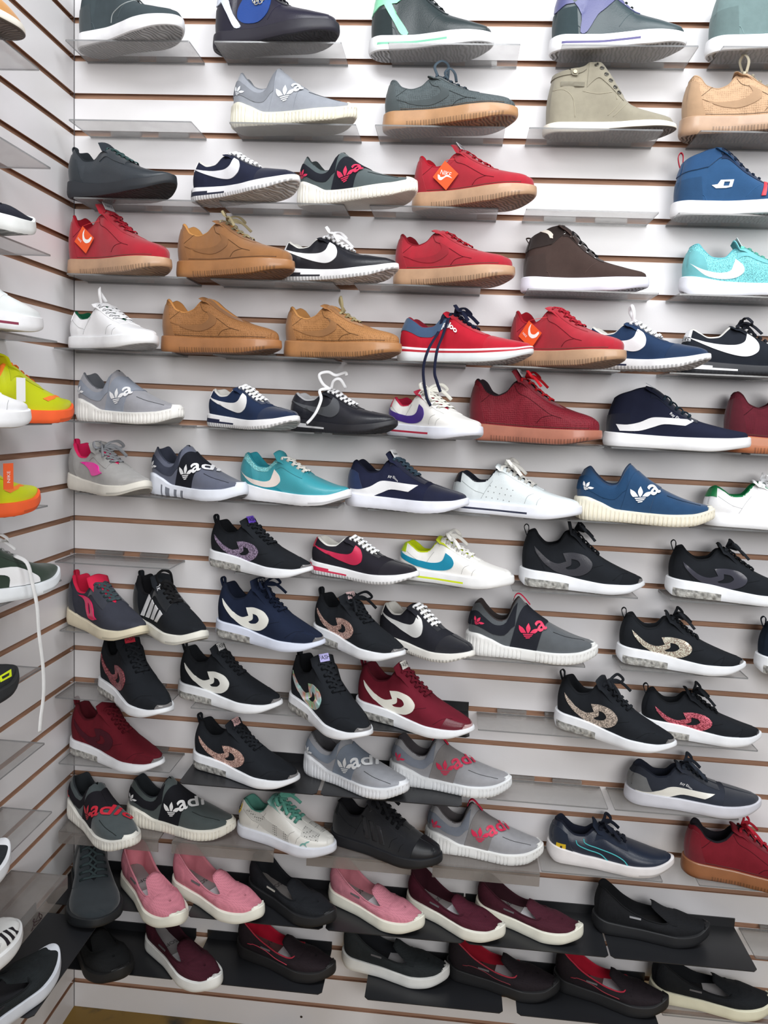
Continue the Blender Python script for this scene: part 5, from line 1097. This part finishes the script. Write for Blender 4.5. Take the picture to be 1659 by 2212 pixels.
shoe('F7', 'court', 'maroon gum-soled sneaker cut off by the right edge', up=(88, 26, 38), kind='mesh', sole=(176, 108, 72), lace=(80, 22, 34), lin=(70, 22, 30), ghost=0)
shoe('G1', 'run', 'light grey runner with a glossy pink side logo', name='running_shoe', up=(158, 156, 154), sole=(222, 218, 208), lin=(222, 40, 96), wing=(248, 50, 170), lace=(130, 132, 136), loop=(222, 40, 96), kind='suede')
shoe('G2', 'tub', 'slate grey slip-on with white lettering on a black band and striped sole', GT, name='slip_on_sneaker', up=(92, 96, 112), band=(24, 26, 34), band2=(60, 64, 78), txt=WH, word='adi', eqt=1, lin=(60, 64, 78))
shoe('G3', 'run', 'turquoise runner with a cream checkmark and white laces', name='running_shoe', up=(62, 152, 164), sole=(232, 232, 236), sw=(236, 222, 214), panel=(40, 138, 154), collar=(130, 200, 204), lace=(232, 228, 220), ls='plain', lin=(50, 150, 166), kind='leather')
shoe('G4', 'skate', 'navy low-top with a white wavy stripe and white tongue label', name='skate_shoe', up=(30, 34, 58), jazz=WH, lab=WH, labt='Raloo', jagged=1, sole=(230, 232, 242), lace=(60, 78, 92), heelp=(36, 50, 84), ttop=(.35, 1.12))
shoe('G5', 'tennis', 'white leather sneaker with a black heel lining and side perforations', name='tennis_shoe', up=(228, 236, 238), lin=(28, 30, 40), line=(40, 44, 66), perf=1, sole=(230, 232, 240), tab=(30, 32, 42), lace=(230, 228, 222), eye=(220, 226, 226), ls='bow')
shoe('G6', 'tub', 'dark blue slip-on with white leaf logos and an ivory ribbed sole', GT, name='slip_on_sneaker', up=(34, 66, 100), band2=(34, 66, 100), txt=WH, sole=(232, 226, 208), word='a', lin=(44, 60, 84))
shoe('G7', 'tennis', 'white leather sneaker with a green heel at the right edge', name='tennis_shoe', up=WH, lin=(18, 110, 62), tab=(24, 124, 70), lace=WH, eye=(60, 150, 110))
GD = 'knit runners with a side swirl logo'
def dmax(key, label, logo, **o): return shoe(key, 'dmax', label, GD, name='running_shoe', logo=logo, **o)
dmax('H2', 'black runner with a purple glitter swirl and purple tongue label', ((150, 130, 160), 'glitter'), lab=(110, 76, 200), labt='FASH', ls='plain')
shoe('H3', 'cortez', 'black sneaker with a red checkmark and red sole wedge', GC, up=(34, 32, 40), sw=(196, 40, 78), wedge=(206, 50, 84), tab=(190, 50, 74), lin=(224, 222, 216))
shoe('H4', 'tennis', 'white leather sneaker with a blue checkmark and lime lining', name='tennis_shoe', up=(238, 236, 232), lin=(196, 212, 20), sw=(20, 138, 170), line=(208, 224, 30), tab=(170, 200, 20), eye=(226, 226, 226), lace=(232, 230, 224), tongue=(200, 214, 30), sole=(236, 236, 236))
dmax('H5', 'plain black runner with a dull black swirl, left of two on the same row', ((54, 54, 60), 'leather'), ttop=(.37, 1.18))
dmax('H6', 'plain black runner with a shiny black swirl, cut off by the right edge', ((62, 62, 72), 'gloss'))
shoe('I1', 'run', 'dark grey runner with a glossy pink letter logo and pink lining', name='running_shoe', up=(58, 60, 70), sole=(226, 216, 190), lin=(220, 40, 76), dd=(222, 40, 96), lace=(62, 76, 80), loop=(200, 40, 70), tongue=(212, 40, 74), ls='plain')
shoe('I2', 'run', 'black runner with four white side stripes', name='running_shoe', up=BK, sole=(232, 230, 220), bars=1, loop=BK, lace=(22, 22, 24), ls='loop', lin=(20, 20, 24))
dmax('I3', 'navy runner with a white swirl and a tall tongue', ((234, 234, 226), 'leather'), up=(24, 33, 54), ttop=(.38, 1.12), H=.126, lab=(40, 48, 66), labc=(200, 200, 200), sole=(214, 220, 236))
dmax('I4', 'black runner with a rose glitter swirl, left of the black checkmark sneaker', (ROSE, 'glitter'), lab=(220, 190, 190))
shoe('I5', 'cortez', 'black sneaker with white checkmark, ninth row, left of the charcoal slip-on with pink logos', GC, up=(34, 35, 42), sw=(228, 228, 226), wedge=(30, 32, 40), sole=(234, 232, 226), ls='plain')
shoe('I6', 'tub', 'charcoal slip-on with pink leaf logos and a pink pull tab', GT, name='slip_on_sneaker', up=(86, 90, 94), band=(34, 36, 44), txt=(226, 50, 92), word='a', pull=(226, 46, 84), sole=(232, 232, 230), lin=(60, 54, 54))
dmax('I7', 'black runner with a pale gold glitter swirl, alone on its shelf', ((236, 206, 186), 'glitter'))
dmax('I8', 'dark navy runner heel cut off by the right edge, ninth row', ((40, 44, 60), 'leather'), up=(24, 34, 48))
dmax('J1', 'black runner with a dull red swirl and red tongue label', ((150, 60, 70), 'glitter'), lab=(200, 40, 60), labt='FASH', ls='plain')
dmax('J2', 'black runner with a plain white swirl and white tongue label', ((232, 232, 226), 'leather'), lab=(216, 216, 216), ls='plain')
dmax('J3', 'black runner with an iridescent silver swirl and lilac tongue label', ((200, 200, 200), 'iri'), lab=(176, 170, 220), ls='plain', H=.130)
dmax('J4', 'maroon runner with a plain white swirl and white tongue label', ((234, 232, 222), 'leather'), up=(104, 24, 40), lab=(228, 224, 218), shiny=1, ls='plain', tip=(180, 150, 150))
dmax('J6', 'black runner with a silver glitter swirl', (SILV, 'glitter'))
dmax('J7', 'black runner with a pink glitter swirl behind the toe of the silver one', (SEQ, 'glitter'), tip=(60, 60, 64))
dmax('K1', 'plain maroon runner with a dark swirl beside the corner', ((70, 22, 34), 'cloth'), up=(98, 22, 34), ls='plain')
dmax('K2', 'black runner with a rose glitter swirl, beside the plain maroon runner', (ROSE, 'glitter'), lab=(216, 176, 176), ls='plain')
shoe('K3', 'tub', 'pale grey slip-on with white lettering, behind another grey slip-on with pink lettering', GT, name='slip_on_sneaker', up=(150, 152, 158), band=(124, 134, 148), txt=(232, 234, 236), word='adi', sole=(226, 228, 232), lin=(92, 92, 96))
shoe('K4', 'tub', 'grey slip-on with pink-red lettering, right of the pale grey one with white lettering', GT, name='slip_on_sneaker', up=(148, 148, 152), band=(130, 126, 126), band2=(124, 130, 142), txt=(214, 44, 84), word='adi', pull=(210, 44, 74), sole=(228, 230, 232), lin=(76, 72, 76))
shoe('K6', 'skate', 'charcoal low-top with white wavy stripe, grey heel and pale grey sole', name='skate_shoe', up=(46, 50, 60), jazz=(232, 230, 222), heelp=(116, 118, 120), sole=(206, 206, 214), lace=(40, 46, 56), lin=(28, 32, 44), ls='bow')
shoe('L1', 'tub', 'charcoal slip-on with red lettering beside the corner', GT, name='slip_on_sneaker', up=(72, 80, 82), band=(30, 28, 34), txt=(200, 36, 56), word='adid', sole=(230, 228, 220), lin=(44, 48, 52))
shoe('L2', 'tub', 'charcoal slip-on with white lettering on a black band, lower left', GT, name='slip_on_sneaker', up=(70, 78, 78), band=(24, 25, 30), txt=(234, 234, 234), word='adi', sole=(228, 224, 212), lin=(36, 40, 44))
shoe('L3', 'tennis', 'white perforated sneaker with green laces and a yellow badge', name='tennis_shoe', up=(212, 210, 204), lin=(84, 140, 126), puma=1, lace=(96, 160, 144), tongue=(110, 160, 150), sole=(216, 218, 226), kind='leather')
shoe('L4', 'tennis', 'all-black leather-look sneaker with a ribbed shell toe cap', name='tennis_shoe', up=(26, 27, 31), sole=(26, 27, 31), lin=(20, 20, 24), lace=(22, 23, 27), shell=1, ls='bow', kind='suede', tab=(26, 27, 31))
shoe('L5', 'tub', 'grey slip-on with pink lettering, left of the navy sneaker with a shield badge', GT, name='slip_on_sneaker', up=(146, 146, 150), band=(128, 124, 124), band2=(120, 126, 138), txt=(214, 44, 84), word='adi', pull=(212, 44, 80), sole=(228, 228, 226), lin=(84, 80, 82))
shoe('L6', 'run', 'navy leather sneaker with turquoise piping and a yellow shield badge', name='running_shoe', up=(32, 40, 56), kind='leather', sole=(224, 220, 220), puma=(64, 172, 176), lace=(26, 30, 42), lin=(24, 28, 42))
shoe('L7', 'court', 'maroon sneaker with a brown gum sole and red laces, low at the right edge', up=(116, 26, 38), kind='cloth', sole=(142, 92, 60), lace=(160, 28, 44), ls='bow', lin=(30, 28, 34), ghost=0)
GS = 'slip-on walking shoes on the black shelves'
def slip(key, label, **o): return shoe(key, 'slip', label, GS, name='slip_on_shoe', **o)
shoe('M1', 'mid', 'chunky black lace-up shoe pointing forward in the corner', cat='shoe', name='work_shoe', up=(44, 50, 54), sole=(32, 35, 38), kind='suede', lace=(52, 64, 66), lin=(26, 28, 32), n=6, wk=1.3)
slip('M2', 'pink mesh slip-on, leftmost of the three pink ones', up=(196, 122, 136), lin=(216, 134, 146), edge=(206, 132, 146), sole=(230, 228, 214))
slip('M3', 'pink mesh slip-on, middle of the three, left of a black one', up=(196, 122, 136), lin=(214, 132, 144), edge=(206, 132, 146), sole=(232, 230, 218))
slip('M4', 'all-black slip-on between two pink slip-ons', up=(26, 28, 32), lin=(28, 30, 34), sole=(26, 27, 30), insole=((120, 116, 114),), lab=(170, 168, 160))
slip('M5', 'pink mesh slip-on, rightmost of the three, beside a maroon one', up=(192, 122, 136), lin=(206, 130, 142), edge=(204, 132, 146), sole=(232, 230, 216))
slip('M6', 'maroon slip-on with a white sole, next to a pink one', up=(70, 24, 38), lin=(56, 22, 32), sole=(232, 230, 218))
slip('M7', 'maroon slip-on with a white sole, next to the large all-black slip-on', up=(66, 26, 38), lin=(52, 24, 32), sole=(232, 230, 216))
slip('M8', 'all-black slip-on with a small grey side label, alone at the right of its row', up=(24, 25, 28), lin=(22, 23, 26), sole=(24, 25, 28), insole=((30, 30, 32),), lab=(140, 140, 144), noprint=1, H=.078)
slip('N1', 'black slipper with a scalloped sole in the corner nearest the floor', up=(26, 27, 28), lin=(22, 22, 24), sole=(24, 24, 25), insole=((26, 26, 28),), noprint=1, lab=(30, 30, 32), wk=1.2)
slip('N2', 'maroon slip-on with a white sole in the bottom row', up=(62, 22, 34), lin=(50, 20, 30), sole=(232, 232, 228))
slip('N3', 'black slip-on with red lining, alone between the bottom maroon and white-soled slip-ons', up=(34, 26, 30), lin=(176, 22, 48), sole=(28, 27, 28), edge=(170, 50, 66), heelline=(190, 60, 80), insole=((110, 84, 84), (222, 220, 224)))
slip('N4', 'dark grey slip-on with a pale grey sole in the bottom row', up=(38, 42, 44), lin=(28, 30, 34), sole=(226, 226, 222), insole=((40, 42, 46), (208, 208, 212)))
slip('N5', 'black slip-on with red lining, right of the pale-soled grey slip-on', up=(32, 26, 30), lin=(150, 22, 40), sole=(27, 27, 29), edge=(170, 56, 70), heelline=(120, 40, 52), insole=((90, 70, 70), (222, 220, 226)))
slip('N6', 'black slip-on with red lining, left of the cream-soled slip-on at the bottom right', up=(32, 26, 30), lin=(170, 24, 46), sole=(27, 27, 29), edge=(186, 50, 70), heelline=(150, 44, 58), insole=((120, 96, 96), (222, 220, 226)))
slip('N7', 'black slip-on with a cream sole in the bottom right corner', up=(26, 28, 31), lin=(22, 24, 27), sole=(226, 222, 196), insole=((34, 34, 36), (206, 204, 206)))
# ------------------------------------------------------------------ shoes on the left wall
def wl(k, xt, yt, phi, L, H):
    p = math.radians(phi); d = Vector((math.sin(p), math.cos(p), 0)); r = Vector((xt, yt, GZ(k)-.0058))-d*L; return (tuple(r), PI/2-p, L, H)
shoe('W1', 'boot', 'light brown boot toe cut off at the left edge, top of the left wall', cat='boot', name='ankle_boot', place=wl(3, .115, -.437, 18, .27, .155), up=(196, 142, 84))
slipw = dict(insole=((60, 60, 64),), noprint=1, nobump=1, lab=(40, 40, 44))
shoe('W3', 'slip', 'black slip-on tip with a thick white sole at the left edge, above the white high-top', name='slip_on_shoe', place=wl(7, .115, -.405, 15, .26, .066), up=(34, 36, 46), lin=(30, 32, 40), sole=(228, 230, 228), **slipw)
shoe('W4', 'mid', 'white lace-up high-top cut off at the left edge', name='high_top_sneaker', place=wl(9, .115, -.386, 15, .27, .135), up=(226, 230, 230), kind='leather', lace=(224, 228, 228), line=(130, 50, 72), lin=(216, 220, 220), stay=(224, 228, 228))
LIME = (196, 204, 20); ORG = (240, 96, 44)
r, sh = shoe('W5', 'run', 'lime and orange runner with a blank white tag', name='running_shoe', place=wl(11, .118, -.272, 17, .26, .112), up=LIME, kind='leather', sole=ORG, lace=(250, 130, 50), lin=(250, 130, 50), tongue=LIME, ls='plain')
decal(sh, 'toe_flash', mat((246, 130, 50)), r, [[(x*sh.L, z*sh.H) for x, z in ((.60, .40), (.66, .44), (.76, .46), (.80, .43), (.70, .40), (.64, .36))]], .001)
boxes('hang_tag', [(.30*sh.L, .30*sh.L+.019, -.058, -.0572, .038, .078)], mat((232, 232, 232)), r)
r, sh = shoe('W6', 'run', 'lime and orange runner with an orange tag', name='running_shoe', place=wl(13, .118, -.400, 17, .26, .112), up=LIME, kind='leather', sole=ORG, lace=(250, 130, 50), lin=(250, 130, 50), tongue=LIME, ls='plain')
decal(sh, 'toe_flash', mat((246, 130, 50)), r, [[(x*sh.L, z*sh.H) for x, z in ((.60, .40), (.66, .44), (.76, .46), (.80, .43), (.70, .40), (.64, .36))]], .001)
t = boxes('hang_tag', [(.50*sh.L, .50*sh.L+.020, -.064, -.0632, .050, .092)], mat((240, 96, 44)), r)
tv, tf = text_mesh('NIKE'); make_obj('tag_lettering', [(.50*sh.L+.010-y*.009, -.0646, .070+x*.009) for x, y, _ in tv], tf, mat(WH), t, smooth=False)
shoe('W5b', 'tennis', 'plain white shoe tip at the left edge in front of the upper lime runner', name='tennis_shoe', place=wl(11, .175, -.545, 12, .27, .10), up=WH, lin=WH, lace=WH)
r, sh = shoe('W7', 'run', 'dark green and white sneaker with a long dangling white lace', name='running_shoe', place=wl(15, .120, -.329, 20, .27, .112), up=(46, 60, 50), sole=(232, 236, 240), kind='suede', lace=(214, 214, 214), lin=(50, 62, 52))
decal(sh, 'side_panel', mat(WH, 'leather'), r, [[(x*sh.L, z*sh.H) for x, z in smooth_loop([(.30, .52), (.42, .54), (.56, .52), (.70, .34), (.72, .24), (.60, .225), (.50, .23), (.50, .38), (.44, .44), (.30, .44)], (0, 4, 6), 3)]], .0012)
pts = [np.array(p) for p in [(.56*sh.L, -.030, .078), (.585*sh.L, -.052, .066), (.60*sh.L, -.060, .030), (.615*sh.L, -.066, -.01), (.63*sh.L, -.066, -.06), (.66*sh.L, -.066, -.12), (.665*sh.L, -.066, -.17), (.64*sh.L, -.066, -.215), (.63*sh.L, -.066, -.24)]]
V, F = tube_mesh([[(tuple(c), (0, -1, .05)) for c in catmull(pts, 6)]], 0, 8, flat=(.008, .002)); make_obj('dangling_lace', V, F, mat((222, 222, 222), 'cloth'), r)
shoe('W8', 'run', 'black runner tip with a lime mark at the left edge', name='running_shoe', place=wl(17, .110, -.464, 15, .27, .105), up=(40, 42, 44), kind='mesh', sole=(36, 38, 40), lace=(40, 42, 44))
b = [o for o in COL.objects if o.get('label', '').startswith('black runner tip')][0]; sh8 = Shoe('run', .27, .105)
decal(sh8, 'lime_mark', mat((206, 224, 20)), b, [[(x*sh8.L, z*sh8.H) for x, z in ((.74, .42), (.90, .40), (.86, .33), (.74, .34))], [(x*sh8.L, z*sh8.H) for x, z in ((.76, .40), (.86, .385), (.84, .36), (.76, .365))]], .0012)
shoe('W10', 'slip', 'black shoe tip with a white sole at the left edge, above the striped one', name='slip_on_shoe', place=wl(21, .115, -.502, 15, .26, .066), up=(38, 42, 46), lin=(30, 32, 36), sole=(216, 218, 222), **slipw)
r, sh = shoe('W11', 'tennis', 'white shoe tip with black stripes at the left edge, low down', name='tennis_shoe', place=wl(23, .118, -.475, 15, .27, .10), up=(222, 222, 220), lin=(210, 210, 208), lace=(220, 220, 218), sole=(220, 220, 220))
for q in range(3): decal(sh, 'side_stripe', mat((24, 20, 28)), r, [[(x*sh.L, z*sh.H) for x, z in ((.76+.055*q, .30), (.79+.055*q, .30), (.775+.05*q, .46-.03*q), (.745+.05*q, .48-.03*q))]], .0012)
shoe('W12', 'slip', 'large black slip-on with a thick white sole on the left wall near the floor', name='slip_on_shoe', place=wl(25, .125, -.345, 14, .28, .070), up=(34, 38, 40), lin=(28, 30, 32), sole=(214, 218, 226), **slipw)
